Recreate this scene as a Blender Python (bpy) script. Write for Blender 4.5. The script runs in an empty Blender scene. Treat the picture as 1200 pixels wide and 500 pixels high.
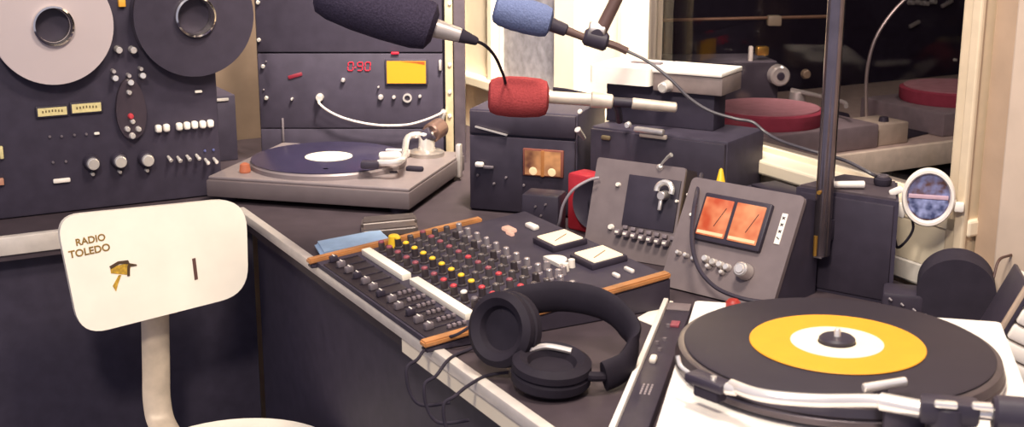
import bpy, bmesh, math, random
from mathutils import Matrix, Vector, Euler
random.seed(7)
S = bpy.context.scene
COL = S.collection
PI = math.pi
def lin(h):
    h = h.lstrip('#'); o = []
    for i in (0, 2, 4):
        c = int(h[i:i+2], 16)/255
        o.append(c/12.92 if c <= .04045 else ((c+.055)/1.055)**2.4)
    return o
# ------------------------------------------------------------------ camera, world, lights, exposure
FPX, PITCH, CAMZ = 1554.0, math.radians(14.4), 1.35
cam = bpy.data.cameras.new('camera'); cam.sensor_width = 36; cam.lens = FPX*36/1200; cam.clip_start = .02
cam.dof.use_dof = True; cam.dof.focus_distance = 2.1; cam.dof.aperture_fstop = 11
co = bpy.data.objects.new('camera', cam); COL.objects.link(co)
co.location = (0, 0, CAMZ); co.rotation_euler = (PI/2-PITCH, 0, 0); S.camera = co
W = bpy.data.worlds.new('studio_air'); S.world = W; W.use_nodes = True
bg = W.node_tree.nodes['Background']; bg.inputs[0].default_value = (.86, .85, 1.08, 1); bg.inputs[1].default_value = .54
def area(name, loc, target, size, power, col, spread=PI):
    l = bpy.data.lights.new(name, 'AREA'); l.shape = 'DISK'; l.spread = spread; l.size = size; l.energy = power; l.color = col
    o = bpy.data.objects.new(name, l); COL.objects.link(o); o.location = loc
    o.rotation_euler = (Vector(target)-Vector(loc)).to_track_quat('-Z', 'Y').to_euler(); return o
area('unseen_overhead_light', (.25, 1.25, 2.45), (.25, 1.55, .8), .35, 31, (1, .88, .72))
area('unseen_overhead_light', (.12, 1.95, 2.4), (.0, 3.0, 1.0), .25, 19, (1, .9, .74), 1.15)  # added lamp, aimed to brighten the window wall and frames
area('unseen_overhead_light', (-.78, 2.62, 2.2), (-.6, 3.05, .9), .15, 3.2, (1, .88, .72), 1.0)  # added narrow lamp that brightens the back wall strip beside the rack
area('unseen_overhead_light', (-.35, .1, 2.4), (-.6, 2.2, .75), .3, 40, (1, .89, .75))
S.view_settings.view_transform = 'Standard'; S.view_settings.look = 'None'
S.view_settings.exposure = 0.0; S.view_settings.gamma = 1; S.view_settings.use_curve_mapping = False
# ------------------------------------------------------------------ site frame: desk corner, desk directions
E1 = Vector((.4762, -.8793, 0)); E2 = Vector((.8793, .4762, 0))     # along the near desk edge / across it
K = Vector((-.5, 2.362, 0)); YAW1 = math.atan2(E1.y, E1.x); YAW2 = math.atan2(E2.y, E2.x)
W0 = Vector((.382, 2.384, 0)); DESK = .75
def ab(a, b, z=0): return K+E1*a+E2*b+Vector((0, 0, z))             # desk coordinates
def sb(s, b, z=0): return W0+E1*s+E2*b+Vector((0, 0, z))            # window-wall coordinates
def ray(u, v):                                                       # direction of a measured point of the photograph
    x = (u-600)/FPX; y = -(v-250)/FPX; c, s = math.cos(PITCH), math.sin(PITCH)
    return Vector((x, c+y*s, -s+y*c))
def atz(u, v, z): d = ray(u, v); return Vector((0, 0, CAMZ))+d*((z-CAMZ)/d.z)
def aty(u, v, y): d = ray(u, v); return Vector((0, 0, CAMZ))+d*(y/d.y)
def face(M, u, v, off=0.0):                                          # local x,z on the plane y=-off of a front panel
    Mi = M.inverted(); o = Mi @ Vector((0, 0, CAMZ)); d = Mi.to_3x3() @ ray(u, v)
    t = (-off-o.y)/d.y; p = o+d*t; return p.x, p.z
# ------------------------------------------------------------------ materials
MATS = {}
def mat(name, col, rough=.5, metal=0.0, emit=0.0, ecol=None, noise=.12, scale=40, spec=.5, bump=0.0):
    if name in MATS: return MATS[name]
    m = bpy.data.materials.new(name); m.use_nodes = True; nt = m.node_tree; p = nt.nodes['Principled BSDF']
    c = lin(col) if isinstance(col, str) else col
    if emit > .3: ecol = ecol or col; c = [x*.25 for x in c]
    p.inputs['Roughness'].default_value = rough; p.inputs['Metallic'].default_value = metal
    p.inputs['Specular IOR Level'].default_value = spec
    tc = nt.nodes.new('ShaderNodeTexCoord'); n = nt.nodes.new('ShaderNodeTexNoise'); n.inputs['Scale'].default_value = scale
    n.inputs['Detail'].default_value = 4
    nt.links.new(tc.outputs['Object'], n.inputs['Vector'])
    r = nt.nodes.new('ShaderNodeValToRGB'); r.color_ramp.elements[0].position = .3; r.color_ramp.elements[1].position = .7
    r.color_ramp.elements[0].color = [x*(1-noise) for x in c]+[1]; r.color_ramp.elements[1].color = [min(1, x*(1+noise)) for x in c]+[1]
    nt.links.new(n.outputs['Fac'], r.inputs['Fac']); nt.links.new(r.outputs['Color'], p.inputs['Base Color'])
    if bump:
        b = nt.nodes.new('ShaderNodeBump'); b.inputs['Strength'].default_value = bump; b.inputs['Distance'].default_value = .002
        nt.links.new(n.outputs['Fac'], b.inputs['Height']); nt.links.new(b.outputs['Normal'], p.inputs['Normal'])
    if emit:
        e = lin(ecol or col); p.inputs['Emission Color'].default_value = e+[1]; p.inputs['Emission Strength'].default_value = emit
    MATS[name] = m; return m
BLK = mat('black_paint', '#3c3644', .55, spec=.25)
BLK2 = mat('black_plastic', '#37313d', .42, spec=.3)
BLKM = mat('black_rubber', '#302b36', .8, spec=.15)
CLOTH = mat('dark_carpet', '#3d3848', .95, spec=.05, noise=.2, scale=120, bump=.4)
TOPM = mat('desk_laminate', '#43393f', .55, spec=.25, noise=.15, scale=25)
FOAMB = mat('black_foam', '#383242', .95, spec=.05, noise=.25, scale=350, bump=.8)
FOAMU = mat('blue_foam', '#667094', .95, spec=.05, noise=.15, scale=350, bump=.8)
FOAMR = mat('red_foam', '#a24648', .95, spec=.05, noise=.15, scale=350, bump=.8)
CHR = mat('chrome', '#efe8e2', .2, .6, noise=.05, spec=.8)
ALU = mat('brushed_aluminium', '#d4ccc8', .38, .7, noise=.08)
SIL = mat('silver_paint', '#d5c9c4', .4, .2, noise=.05)
TRIM = mat('aluminium_trim', '#d6ccc4', .4, .2, noise=.08)
IVO = mat('ivory_plastic', '#f8eede', .4, noise=.04, scale=15)
IVOD = mat('worn_ivory_lettering', '#8a6a2c', .6, noise=.4, scale=300)
WHT = mat('white_enamel', '#efe7df', .35, noise=.03)
CRM = mat('cream_paint', '#efe0c8', .6, noise=.05, scale=12)
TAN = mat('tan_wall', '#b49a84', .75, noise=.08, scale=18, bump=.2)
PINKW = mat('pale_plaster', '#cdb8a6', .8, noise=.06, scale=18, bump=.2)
GREYP = mat('grey_console_paint', '#74686a', .45, spec=.4, noise=.08)
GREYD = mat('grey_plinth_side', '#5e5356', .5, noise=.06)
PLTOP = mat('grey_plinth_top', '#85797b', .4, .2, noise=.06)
WOOD = mat('orange_wood', '#ae7646', .5, noise=.25, scale=30)
RED = mat('red_enamel', '#a62432', .5)
YEL = mat('yellow_vinyl', '#d9951c', .6, noise=.03)
YELP = mat('yellow_cap', '#f2c22c', .45)
REDP = mat('red_cap', '#c03a44', .45)
PINKP = mat('maroon_cap', '#8c4450', .45)
WHP = mat('white_cap', '#efe6dc', .4)
GRYP = mat('grey_cap', '#6b6268', .4)
VIN = mat('black_vinyl', '#2f2932', .5, spec=.2, noise=.05)
LABW = mat('white_label', '#e4dac4', .55, noise=.03)
BLUEP = mat('pale_blue_vinyl', '#8fa9c8', .5, noise=.08, scale=60)
DISPR = mat('red_led_light', '#ff2038', .5, emit=1.25, ecol='#e8203c', noise=0)
DISPY = mat('amber_screen_light', '#ffb420', .5, emit=.8, ecol='#ffb018', noise=0)
VUW = mat('warm_meter_light', '#ffe8c8', .5, emit=1.15, ecol='#ffe6c4', noise=0)
VUS = mat('meter_bulb_glow', '#ffd8a0', .5, emit=.85, ecol='#ffd8a8', noise=0)
VUT = mat('unlit_meter_card', '#d8c890', .6, noise=.1, scale=200)
REDPLAT = mat('red_felt', '#a84658', .9, spec=.1)
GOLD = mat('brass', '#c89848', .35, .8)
MATTW = mat('matte_white', '#f2e8dc', .7)
def vu_mat(name, hot, dim, s=1.0):
    m = bpy.data.materials.new(name); m.use_nodes = True; nt = m.node_tree; p = nt.nodes['Principled BSDF']
    tc = nt.nodes.new('ShaderNodeTexCoord'); g = nt.nodes.new('ShaderNodeTexNoise'); g.inputs['Scale'].default_value = 30 if s else 75
    r = nt.nodes.new('ShaderNodeValToRGB'); r.color_ramp.elements[0].position = .35; r.color_ramp.elements[1].position = .68
    r.color_ramp.elements[0].color = lin(dim)+[1]; r.color_ramp.elements[1].color = lin(hot)+[1]
    nt.links.new(tc.outputs['Object'], g.inputs['Vector']); nt.links.new(g.outputs['Fac'], r.inputs['Fac'])
    if s: nt.links.new(r.outputs['Color'], p.inputs['Emission Color'])
    else: nt.links.new(r.outputs['Color'], p.inputs['Base Color'])
    p.inputs['Emission Strength'].default_value = s
    if s: p.inputs['Base Color'].default_value = [x*.25 for x in lin(dim)]+[1]
    p.inputs['Roughness'].default_value = .6; return m
VUO = vu_mat('orange_meter_light', '#ffb078', '#c84c26', .85)
VUB = vu_mat('brown_meter_light', '#ffb070', '#5a2a22', .7)
REFL = vu_mat('blue_and_brown_reflection', '#8088b8', '#5a3a34', 0)  # mirror reflection painted as colour noise
REFLB = vu_mat('blue_reflection', '#a0a8d8', '#38406a', 0)
def glass(name, tint, refl):
    m = bpy.data.materials.new(name); m.use_nodes = True; nt = m.node_tree; nt.nodes.remove(nt.nodes['Principled BSDF'])
    t = nt.nodes.new('ShaderNodeBsdfTransparent'); t.inputs[0].default_value = tint
    g = nt.nodes.new('ShaderNodeBsdfGlossy'); g.inputs['Roughness'].default_value = .03; f = nt.nodes.new('ShaderNodeLayerWeight'); f.inputs[0].default_value = refl
    x = nt.nodes.new('ShaderNodeMixShader'); nt.links.new(f.outputs['Fresnel'], x.inputs[0]); nt.links.new(t.outputs[0], x.inputs[1]); nt.links.new(g.outputs[0], x.inputs[2])
    nt.links.new(x.outputs[0], nt.nodes['Material Output'].inputs['Surface']); return m
GLASS = glass('window_glass', (.92, .9, .92, 1), .12)
SMOKE = glass('smoked_plastic', (.25, .2, .26, 1), .25)
FROST = mat('frosted_grey_glass', '#8a868f', .5, noise=.3, scale=45)
# ------------------------------------------------------------------ geometry helpers
class G:
    def __init__(s, M=None): s.b = bmesh.new(); s.M = M or Matrix()
    def add(s, verts, faces):
        vs = [s.b.verts.new(s.M @ Vector(v)) for v in verts]
        for f in faces:
            try: s.b.faces.new([vs[i] for i in f])
            except ValueError: pass
        return s
    def box(s, c, d, R=None, bev=0.0, seg=2):
        t = bmesh.new(); bmesh.ops.create_cube(t, size=1)
        for v in t.verts: v.co = Vector((v.co.x*d[0], v.co.y*d[1], v.co.z*d[2]))
        if bev: bmesh.ops.bevel(t, geom=t.edges[:], offset=min(bev, .45*min(d)), segments=seg, affect='EDGES', profile=.5)
        X = Matrix.Translation(c) @ (R.to_4x4() if R else Matrix())
        t.verts.index_update()
        s.add([X @ v.co for v in t.verts], [[v.index for v in f.verts] for f in t.faces]); t.free(); return s
    def span(s, x0, x1, y0, y1, z0, z1, bev=0.0): return s.box(((x0+x1)/2, (y0+y1)/2, (z0+z1)/2), (abs(x1-x0), abs(y1-y0), abs(z1-z0)), None, bev)
    def lathe(s, prof, X=None, n=32, cap=True):
        X = X or Matrix(); vs = []; fs = []; k = len(prof)
        for i in range(n):
            a = 2*PI*i/n
            for r, z in prof: vs.append(X @ Vector((r*math.cos(a), r*math.sin(a), z)))
        for i in range(n):
            j = (i+1) % n
            for q in range(k-1): fs.append((i*k+q, j*k+q, j*k+q+1, i*k+q+1))
        if cap: fs.append([i*k for i in range(n)]); fs.append([i*k+k-1 for i in range(n)])
        return s.add(vs, fs)
    def cyl(s, p0, p1, r0, r1=None, n=20, bev=0.0):
        p0, p1 = Vector(p0), Vector(p1); d = p1-p0; L = d.length; r1 = r0 if r1 is None else r1
        X = Matrix.Translation(p0) @ d.to_track_quat('Z', 'Y').to_matrix().to_4x4()
        pr = [(r0, 0), (r1, L)]
        if bev: pr = [(r0-bev, 0), (r0, bev), (r1, L-bev), (r1-bev, L)]
        return s.lathe(pr, X, n)
    def ring(s, c, axis, ri, ro, h, n=40):
        X = Matrix.Translation(c) @ Vector(axis).to_track_quat('Z', 'Y').to_matrix().to_4x4()
        return s.lathe([(ri, 0), (ro, 0), (ro, h), (ri, h), (ri, 0)], X, n, False)
    def tube(s, pts, r, n=8, sub=6, flat=1.0, up=None):
        P = [Vector(p) for p in pts]
        if sub > 1 and len(P) > 2:
            Q = []
            for i in range(len(P)-1):
                a, b, c, d = P[max(i-1, 0)], P[i], P[i+1], P[min(i+2, len(P)-1)]
                for k in range(sub):
                    t = k/sub; Q.append(.5*((2*b)+(c-a)*t+(2*a-5*b+4*c-d)*t*t+(3*b-a-3*c+d)*t**3))
            P = Q+[P[-1]]
        N = None; vs = []
        for i, p in enumerate(P):
            t = (P[min(i+1, len(P)-1)]-P[max(i-1, 0)]).normalized()
            if up is not None: N = Vector(up)-t*Vector(up).dot(t)
            elif N is None: N = t.orthogonal()
            else: N = N-t*N.dot(t)
            N.normalize(); B = t.cross(N)
            rr = r(i/(len(P)-1)) if callable(r) else r
            for k in range(n):
                a = 2*PI*k/n; vs.append(p+N*rr*math.cos(a)+B*rr*flat*math.sin(a))
        fs = [(i*n+k, i*n+(k+1) % n, (i+1)*n+(k+1) % n, (i+1)*n+k) for i in range(len(P)-1) for k in range(n)]
        fs += [list(range(n)), list(range((len(P)-1)*n, len(P)*n))]
        return s.add(vs, fs)
    def prism(s, poly, z0, z1, X=None):
        X = X or Matrix(); n = len(poly)
        vs = [X @ Vector((p[0], p[1], z0)) for p in poly]+[X @ Vector((p[0], p[1], z1)) for p in poly]
        return s.add(vs, [list(range(n)), list(range(n, 2*n))]+[(i, (i+1) % n, n+(i+1) % n, n+i) for i in range(n)])
    def make(s, name, m, parent=None, smooth=True):
        bmesh.ops.remove_doubles(s.b, verts=s.b.verts, dist=1e-6)
        bmesh.ops.recalc_face_normals(s.b, faces=s.b.faces)
        me = bpy.data.meshes.new(name); s.b.to_mesh(me); s.b.free(); me.materials.append(m)
        if smooth:
            for p in me.polygons: p.use_smooth = True
            me.set_sharp_from_angle(angle=math.radians(35))
        o = bpy.data.objects.new(name, me); COL.objects.link(o)
        if parent: o.parent = parent
        return o
FRONT = Matrix(((1, 0, 0, 0), (0, 0, -1, 0), (0, 1, 0, 0), (0, 0, 0, 1)))     # polygon xy -> x, z of a panel; depth -> -y
def rrect(w, h, r, n=6, cx=0, cy=0):
    o = []
    for sx, sy, a0 in ((1, 1, 0), (-1, 1, PI/2), (-1, -1, PI), (1, -1, 1.5*PI)):
        for i in range(n+1):
            a = a0+i*PI/2/n; o.append((cx+sx*(w/2-r)+r*math.cos(a), cy+sy*(h/2-r)+r*math.sin(a)))
    return o
def tag(o, label, cat, group=None):
    o['label'] = label; o['category'] = cat
    if group: o['group'] = group
    return o
def thing(name, label, cat, loc=(0, 0, 0), yaw=0.0, group=None):
    o = bpy.data.objects.new(name, None); o.empty_display_size = .05; COL.objects.link(o)
    o.location = loc; o.rotation_euler = (0, 0, yaw); return tag(o, label, cat, group)
def MM(loc, yaw): return Matrix.Translation(loc) @ Matrix.Rotation(yaw, 4, 'Z')
def struct(name, g, m):
    o = g.make(name, m, None, False); o['kind'] = 'structure'; return o
def share(src, name, parent, off):                                  # a further copy of a small part, sharing its mesh
    o = src.copy(); COL.objects.link(o); o.name = name; o.parent = parent; o.location = off; return o
def text(name, body, size, X, m, parent, depth=.0004):
    c = bpy.data.curves.new(name, 'FONT'); c.body = body; c.size = size; c.align_x = 'CENTER'; c.align_y = 'CENTER'; c.extrude = depth; c.offset = size*.022
    t = bpy.data.objects.new(name, c); COL.objects.link(t)
    me = bpy.data.meshes.new_from_object(t.evaluated_get(bpy.context.evaluated_depsgraph_get()))
    bpy.data.objects.remove(t); me.transform(X); me.materials.clear(); me.materials.append(m); me.name = name
    o = bpy.data.objects.new(name, me); COL.objects.link(o); o.parent = parent; return o
def knob(parent, x, z, y, r, h, m, name='knob', n=16):              # a knob standing out of a front panel (towards -y)
    return G().cyl((x, -y, z), (x, -y-h, z), r, r*.86, n, bev=r*.15).make(name, m, parent)
# ------------------------------------------------------------------ the setting
struct('floor', G().span(-3.2, 3.2, -.6, 4.6, -.05, 0), CLOTH)
WL = MM(W0, YAW1)                                                    # x = along window wall, y = beyond it, z up
TOPZ = 2.3; A_BACK = -1.05
g = G(WL)
g.span(A_BACK, 1.5, 0, .08, 0, .84)                                  # below the sills
g.span(A_BACK, 1.5, 0, .08, 1.75, TOPZ)
for s0, s1 in ((A_BACK, -.87), (-.572, -.31), (.585, .66)): g.span(s0, s1, 0, .08, .84, 1.75)
struct('wall_window', g, CRM)
struct('trim_1', G(WL).span(A_BACK, .62, -.03, .08, .845, .87, .004), CRM)          # sill
g = G(WL); g.span(.575, .612, -.03, .0, .75, 1.8, .004); g.span(.600, .618, -.04, -.03, .75, 1.8, .003); struct('trim_2', g, mat('beige_trim', '#dcc8ac', .6, noise=.05))
g = G(WL); g.span(-.56, -.47, -.03, 0, .87, 1.8, .004); g.span(-.892, -.868, -.02, 0, .87, 1.8, .003); g.span(-.578, -.562, -.01, 0, .87, 1.8, .003); g.span(-.325, -.305, -.02, 0, .87, 1.8, .003); struct('trim_3', g, CRM)
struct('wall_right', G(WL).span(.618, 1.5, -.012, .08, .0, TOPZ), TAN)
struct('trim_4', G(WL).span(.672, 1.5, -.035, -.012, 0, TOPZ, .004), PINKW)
struct('trim_6', G(WL).span(.30, .576, -.029, 0, .785, .846), CRM)  # apron added flush with the sill so no sill shadow falls here
struct('trim_5', G(WL).span(.40, .70, -.03, 0, .75, .785, .004), WHT)
o = struct('window_1', G(WL).span(-.31, .585, .036, .042, .87, 1.75), GLASS)
g = G(WL)
g.span(-.31, -.295, .025, .055, .87, 1.75); g.span(.572, .585, .025, .055, .87, 1.75); g.span(-.31, .585, .025, .055, .87, .878)
g.make('window_frame', CRM, o, False)
o = struct('window_2', G(WL).span(-.87, -.575, .004, .008, .87, 1.75), FROST)
g = G(WL); g.span(-.868, -.852, -.004, .02, .87, 1.75); g.span(-.59, -.578, -.004, .02, .87, 1.75); g.span(-.868, -.578, -.004, .02, .87, .88); g.make('window_frame', CRM, o, False)
BK = MM(ab(-.65, .786), YAW2)                                        # back wall, x to the right, -y to the room
struct('wall_back', G(BK).span(-2.6, .1, 0, .08, 0, TOPZ), TAN)
# control room beyond the glass
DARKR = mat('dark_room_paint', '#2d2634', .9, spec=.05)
g = G(WL)
g.span(-1.6, -1.55, .08, 2.6, 0, 2.3); g.span(-1.6, 2.4, 2.55, 2.6, 0, 2.3); g.span(2.35, 2.4, .08, 2.6, 0, 2.3)
g.span(-1.6, -1.05, .03, .08, 0, 2.3); g.span(1.5, 2.4, .03, .08, 0, 2.3)
struct('wall_far', g, DARKR)
struct('ceiling', G(WL).span(-1.6, 2.4, .0, 2.6, 2.3, 2.35), DARKR)
# ------------------------------------------------------------------ desk
dk = thing('desk', 'long L-shaped studio desk with dark top and bright metal edge', 'desk', K, YAW1)   # x along near edge, y across
d = 0.04
g = G(); g.span(0.0, 1.75, .011, .745, DESK-d, DESK); g.span(-.645, 0, -1.25, .745, DESK-d, DESK); g.make('worktop', TOPM, dk, False)
g = G(); g.span(-.014, 1.75, -.004, .012, DESK-.015, DESK+.002, .002); g.make('edge_trim', TRIM, dk)
g = G(); g.span(-.014, .004, -1.25, -.004, DESK-.03, DESK+.002, .002); g.make('edge_trim', TRIM, dk)
G().span(.735, 1.75, -.001, .013, DESK-.036, DESK-.014).make('fascia', CRM, dk, False)
G().span(0, 1.75, .03, .05, 0, DESK-d).make('front_panel', BLK, dk, False)
G().span(-.05, -.03, -1.25, .03, 0, DESK-d).make('front_panel', BLK, dk, False)
# ------------------------------------------------------------------ reel-to-reel tape deck
D0 = ab(-.135, 0, DESK); DM = MM(D0, YAW2)
td = thing('tape_deck', 'tall black reel to reel tape recorder with two reels and silver knobs', 'tape recorder', D0, YAW2)
G().span(-.62, .008, .004, .30, 0, .62).make('cabinet', BLK, td, False)
G().span(-.618, .006, -.004, .005, .002, .618, .003).make('front_panel', BLK, td)
def dp(u, v, off=.004): return face(DM, u, v, off)
SILR = mat('pale_reel_metal', '#c3b4b4', .45, .15, noise=.04, scale=6)
def reel(u, v, rpx, m, label):
    x, z = dp(u, v, .035); r = dp(u+rpx, v, .035)[0]-x; X = Matrix.Translation((x, -.012, z)) @ Matrix.Rotation(PI/2, 4, 'X')
    w = G(DM).lathe([(r*.28, 0), (r, 0), (r, .0025), (r*.28, .0025), (r*.28, 0)], X, 64, False)
    w.lathe([(r*.28, .022), (r, .022), (r*1.0, .0245), (r*.30, .0245), (r*.28, .022)], X, 64, False)
    w = tag(w.make('tape_reel', m), label, 'reel')
    G(DM).lathe([(r*.30, .001), (r*.62, .001), (r*.62, .0218), (r*.30, .0218), (r*.30, .001)], X, 48, False).make('tape_pack', mat('brown_tape', '#3a2c2c', .4), w)
    G(DM).lathe([(r*.285, -.004), (r*.33, -.004), (r*.34, .026), (r*.335, .034), (r*.305, .036), (r*.285, .03), (r*.285, -.004)], X, 48, False).make('hub_ring', mat('polished_ring', '#e0dad4', .14, 1, noise=.03), w)
    G(DM).lathe([(r*.005, .006), (r*.283, .006), (r*.283, -.008), (r*.005, -.008)], X, 40).make('hub', BLK2, w)
    return x, z, r
reel(62, 30, 71, SILR, 'pale silver tape reel on the left of the black tape recorder')
reel(228, 19, 69, BLK2, 'black tape reel with bright hub ring on the right of the tape recorder')
for u0, v0, u1, v1 in ((44, 123, 77, 137), (84, 118, 117, 133)):     # two pale meters
    x0, z0 = dp(u0, v1); x1, z1 = dp(u1, v0); xc, zc = (x0+x1)/2, (z0+z1)/2; w, h = x1-x0, (z1-z0)*.82
    f = G().box((xc, -.006, zc), (w+.006, .008, h+.006), None, .001).make('meter', BLK2, td)
    G().box((xc, -.0105, zc), (w, .002, h)).make('meter_card', VUT, f, False)
    g = G(); 
    for k in range(7): g.box((xc-w*.33+w*.66*k/6, -.0117, zc+h*.12-abs(k-3)*h*.03), (w*.05, .0006, h*.28))
    g.make('scale', mat('meter_ink', '#6a5a38', .7), f, False)
for u, v in ((138, 58), (155, 58)): x, z = dp(u, v, .01); knob(td, x, z, .004, .007, .02, CHR)
for u, v in ((133, 92), (165, 89), (151, 97)):
    x, z = dp(u, v, .01); G().cyl((x, -.004, z), (x, -.03, z+.003), .004, .0055, 12, .001).make('tape_guide', CHR, td)
    G().cyl((x, -.004, z+.014), (x, -.02, z+.014), .0035, .0035, 12).make('guide_pin', ALU, td)
# head cover: upright oval with guides in it
x0, z0 = dp(136, 130, .01); x1, z1 = dp(171, 130, .01); xc, zc = dp(153, 127, .01); zt = dp(153, 92, .01)[1]; zb = dp(153, 164, .01)[1]
ov = [((x1-x0)/2*math.cos(a)*(1-.12*math.sin(a)), (zt-zb)/2*math.sin(a)) for a in [2*PI*i/40 for i in range(40)]]
X = Matrix.Translation((xc, 0, zc)) @ FRONT
hc = G().prism(ov, .004, .016, X).make('head_cover', mat('head_cover_plastic', '#3e343c', .3, spec=.5), td)
for u, v, r, m in ((151, 108, .005, CHR), (155, 142, .005, CHR), (149, 151, .0055, CHR), (162, 151, .0055, CHR), (155, 159, .0062, CHR), (153, 136, .0055, REDP)):
    x, z = dp(u, v, .016); G().cyl((x, -.015, z), (x, -.024, z), r, r*.8, 14, .001).make('guide_roller', m, hc)
for u, v in ((186, 151), (195.5, 150), (210.5, 148.5), (219.5, 147.5), (228.5, 146.5), (238, 146), (247, 145)):
    x, z = dp(u, v, .012); w = .0118
    G().box((x, -.009, z), (w, .014, .0145), None, .004, 3).make('push_button', WHP, td)
for u, v in ((198, 184), (209, 184.5), (220, 183), (231, 182), (241.5, 187), (251.5, 186)):
    x, z = dp(u, v, .012); G().cyl((x, -.004, z), (x+.002, -.02, z-.006), .0028, .004, 12, .001).make('toggle_switch', CHR, td)
for u, v in ((240, 176.5), (250, 175.5)): x, z = dp(u, v); knob(td, x, z, .004, .0025, .003, mat('dim_blue_lamp', '#565a8c', .3), 'indicator')
for u, v in ((108, 191), (140, 188.5), (172, 187)):
    x, z = dp(u, v, .015); k = knob(td, x, z, .004, .0155, .018, BLK2)
    G().cyl((x, -.022, z), (x, -.030, z), .0115, .0105, 20, .001).make('knob_cap', CHR, k)
    x2, z2 = x, z-.021; knob(td, x2, z2, .004, .0038, .012, CHR, 'small_knob')
for u, v in ((58, 160), (72, 159.5), (87, 158), (101, 157), (62, 190), (77, 189)): x, z = dp(u, v); knob(td, x, z, .004, .0025, .004, GRYP, 'socket')
for u, v, w in ((113, 156, .010), (232, 107, .014), (72, 211, .030)):
    x, z = dp(u, v); G().box((x, -.007, z), (w, .006, .005 if w < .02 else .008), None, .002).make('name_plate', WHP, td)
x, z = dp(72, 211)
x, z = dp(142, 3); G().box((x, -.008, z), (.012, .01, .014), None, .001).make('amber_lamp', mat('amber_lamp', '#d89a38', .4, emit=.25), td)
x, z = dp(1, 178); G().box((x, -.008, z), (.006, .01, .022), None, .001).make('side_switch', VUT, td)
x, z = dp(1, 212); G().box((x, -.008, z), (.008, .01, .012), None, .001).make('side_button', mat('salmon_cap', '#b8846c', .5), td)
# dark cabinet standing between deck and rack
c0 = ab(-.52, .075, DESK); zt = (aty(280, 113, c0.y-.08)).z
cb = thing('cabinet', 'narrow dark cabinet behind the tape recorder, below the tan wall', 'cabinet', c0, YAW2)
h = zt-DESK
G().span(-.05, .055, -.09, .10, 0, h, .003).make('body', BLK, cb)
G().span(.0, .04, -.093, -.086, h-.012, h-.006, .001).make('handle', CHR, cb)
# ------------------------------------------------------------------ equipment rack
R0 = Vector((-.325, 2.78, DESK)); RM = MM(R0, 0)
rk = thing('equipment_rack', 'tall black equipment rack with red digits and amber screen behind the far turntable', 'rack', R0, 0)
def rp(u, v, off=.006): return face(RM, u, v, off)
xl, xr = rp(301, 100)[0], rp(546, 100)[0]; xpost = rp(519, 100)[0]; zu = rp(420, 62)[1]; zl = rp(420, 150)[1]
G().span(xl, xr-.01, .012, .26, 0, 1.0).make('frame', BLK, rk, False)
xs = rp(318, 100)[0]
for z0, z1, nm in ((zu+.0015, .98, 'amplifier_panel'), (zl, zu-.0015, 'tuner_panel'), (.004, zl-.002, 'blank_panel')):
    p = G().span(xl+.004, xpost, -.006, .012, z0, z1, .002).make(nm, BLK, rk)
    if nm == 'tuner_panel': tp = p
    if nm == 'amplifier_panel': ap = p
# posts
xa, xb = rp(522, 100)[0], rp(531, 100)[0]
G().span(xa, xb, -.01, .02, .0, .98, .001).make('rack_post', mat('bright_rack_post', '#d8c4a0', .4, .3), rk)
G().span(xb+.002, rp(545, 100)[0], -.004, .02, .0, .98, .001).make('rack_post', mat('grey_rack_post', '#6a5f68', .4, .5), rk)
for u, v in ((527, 4), (527, 35), (527, 76), (527, 108), (527, 136), (302, 3), (303, 47), (308, 78), (312, 115)):
    x, z = rp(u, v, .012); knob(rk, x, z, .008, .0045, .006, CHR, 'screw', 12)
for u, v in ((312, 72), (309, 105)):
    x, z = rp(u, v); knob(rk, x, z, .006, .002, .004, GRYP, 'pin', 10)
# red digits 0.90
def digit(x, z, w, h, on):
    g = G(); t = w*.16
    seg = {'a': (0, h/2, 1), 'g': (0, 0, 1), 'd': (0, -h/2, 1), 'f': (-w/2, h/4, 0), 'b': (w/2, h/4, 0), 'e': (-w/2, -h/4, 0), 'c': (w/2, -h/4, 0)}
    for s in on:
        sx, sz, hor = seg[s]; g.box((x+sx+sz*.12, -.0075, z+sz), (w*.8 if hor else t, .002, t if hor else h*.4), None, t*.2)
    return g.make('digit', DISPR, tp, False)
for u, on in ((411, 'abcdef'), (422, 'abcdfg'), (431, 'abcdef')):
    x, z = rp(u, 77.5); digit(x, z, .0105, .0175, on)
x, z = rp(416.5, 79); knob(tp, x, z, .006, .0016, .0025, DISPR, 'dot', 10)
x0, z0 = rp(454, 97); x1, z1 = rp(499, 71)
G().span(x0-.004, x1+.004, -.012, -.004, z0-.004, z1+.004, .002).make('screen_frame', BLK2, tp)
sc = G().span(x0, x1, -.0135, -.011, z0, z1).make('screen', DISPY, tp, False)
G().prism([(x0+.03, z1-.001), (x1-.002, z1-.001), (x1-.002, z1-.008), (x0+.06, z1-.004)], .0136, .0142, FRONT).make('needle_shade', mat('red_meter_band', '#d8641c', .5, emit=.5), sc, False)
x, z = rp(463, 62); G().box((x, -.008, z), (.016, .006, .004), None, .001).make('red_lamp', DISPR, rk)
x, z = rp(500, 45); G().box((x, -.008, z), (.012, .006, .010), None, .002).make('red_lamp', mat('dim_red_lamp', '#b02838', .5, emit=.4), ap)
x, z = rp(346, 88.5); G().box((x, -.0075, z), (.031, .004, .0075), Matrix.Rotation(-.28, 3, 'Y'), .002).make('red_badge', mat('red_badge', '#b02840', .5, emit=.35), tp)
for u, v, r in ((402, 94, .0045), (443.5, 102, .002), (446, 114, .006), (461.5, 114, .004), (492, 113, .0035), (342, 116, .003)):
    x, z = rp(u, v, .012); knob(tp, x, z, .006, r, .01, ALU, 'knob', 14)
x, z = rp(477.5, 114.5); G().ring((x, -.006, z), (0, -1, 0), .006, .0095, .006, 24).make('jack_ring', ALU, tp)
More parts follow.
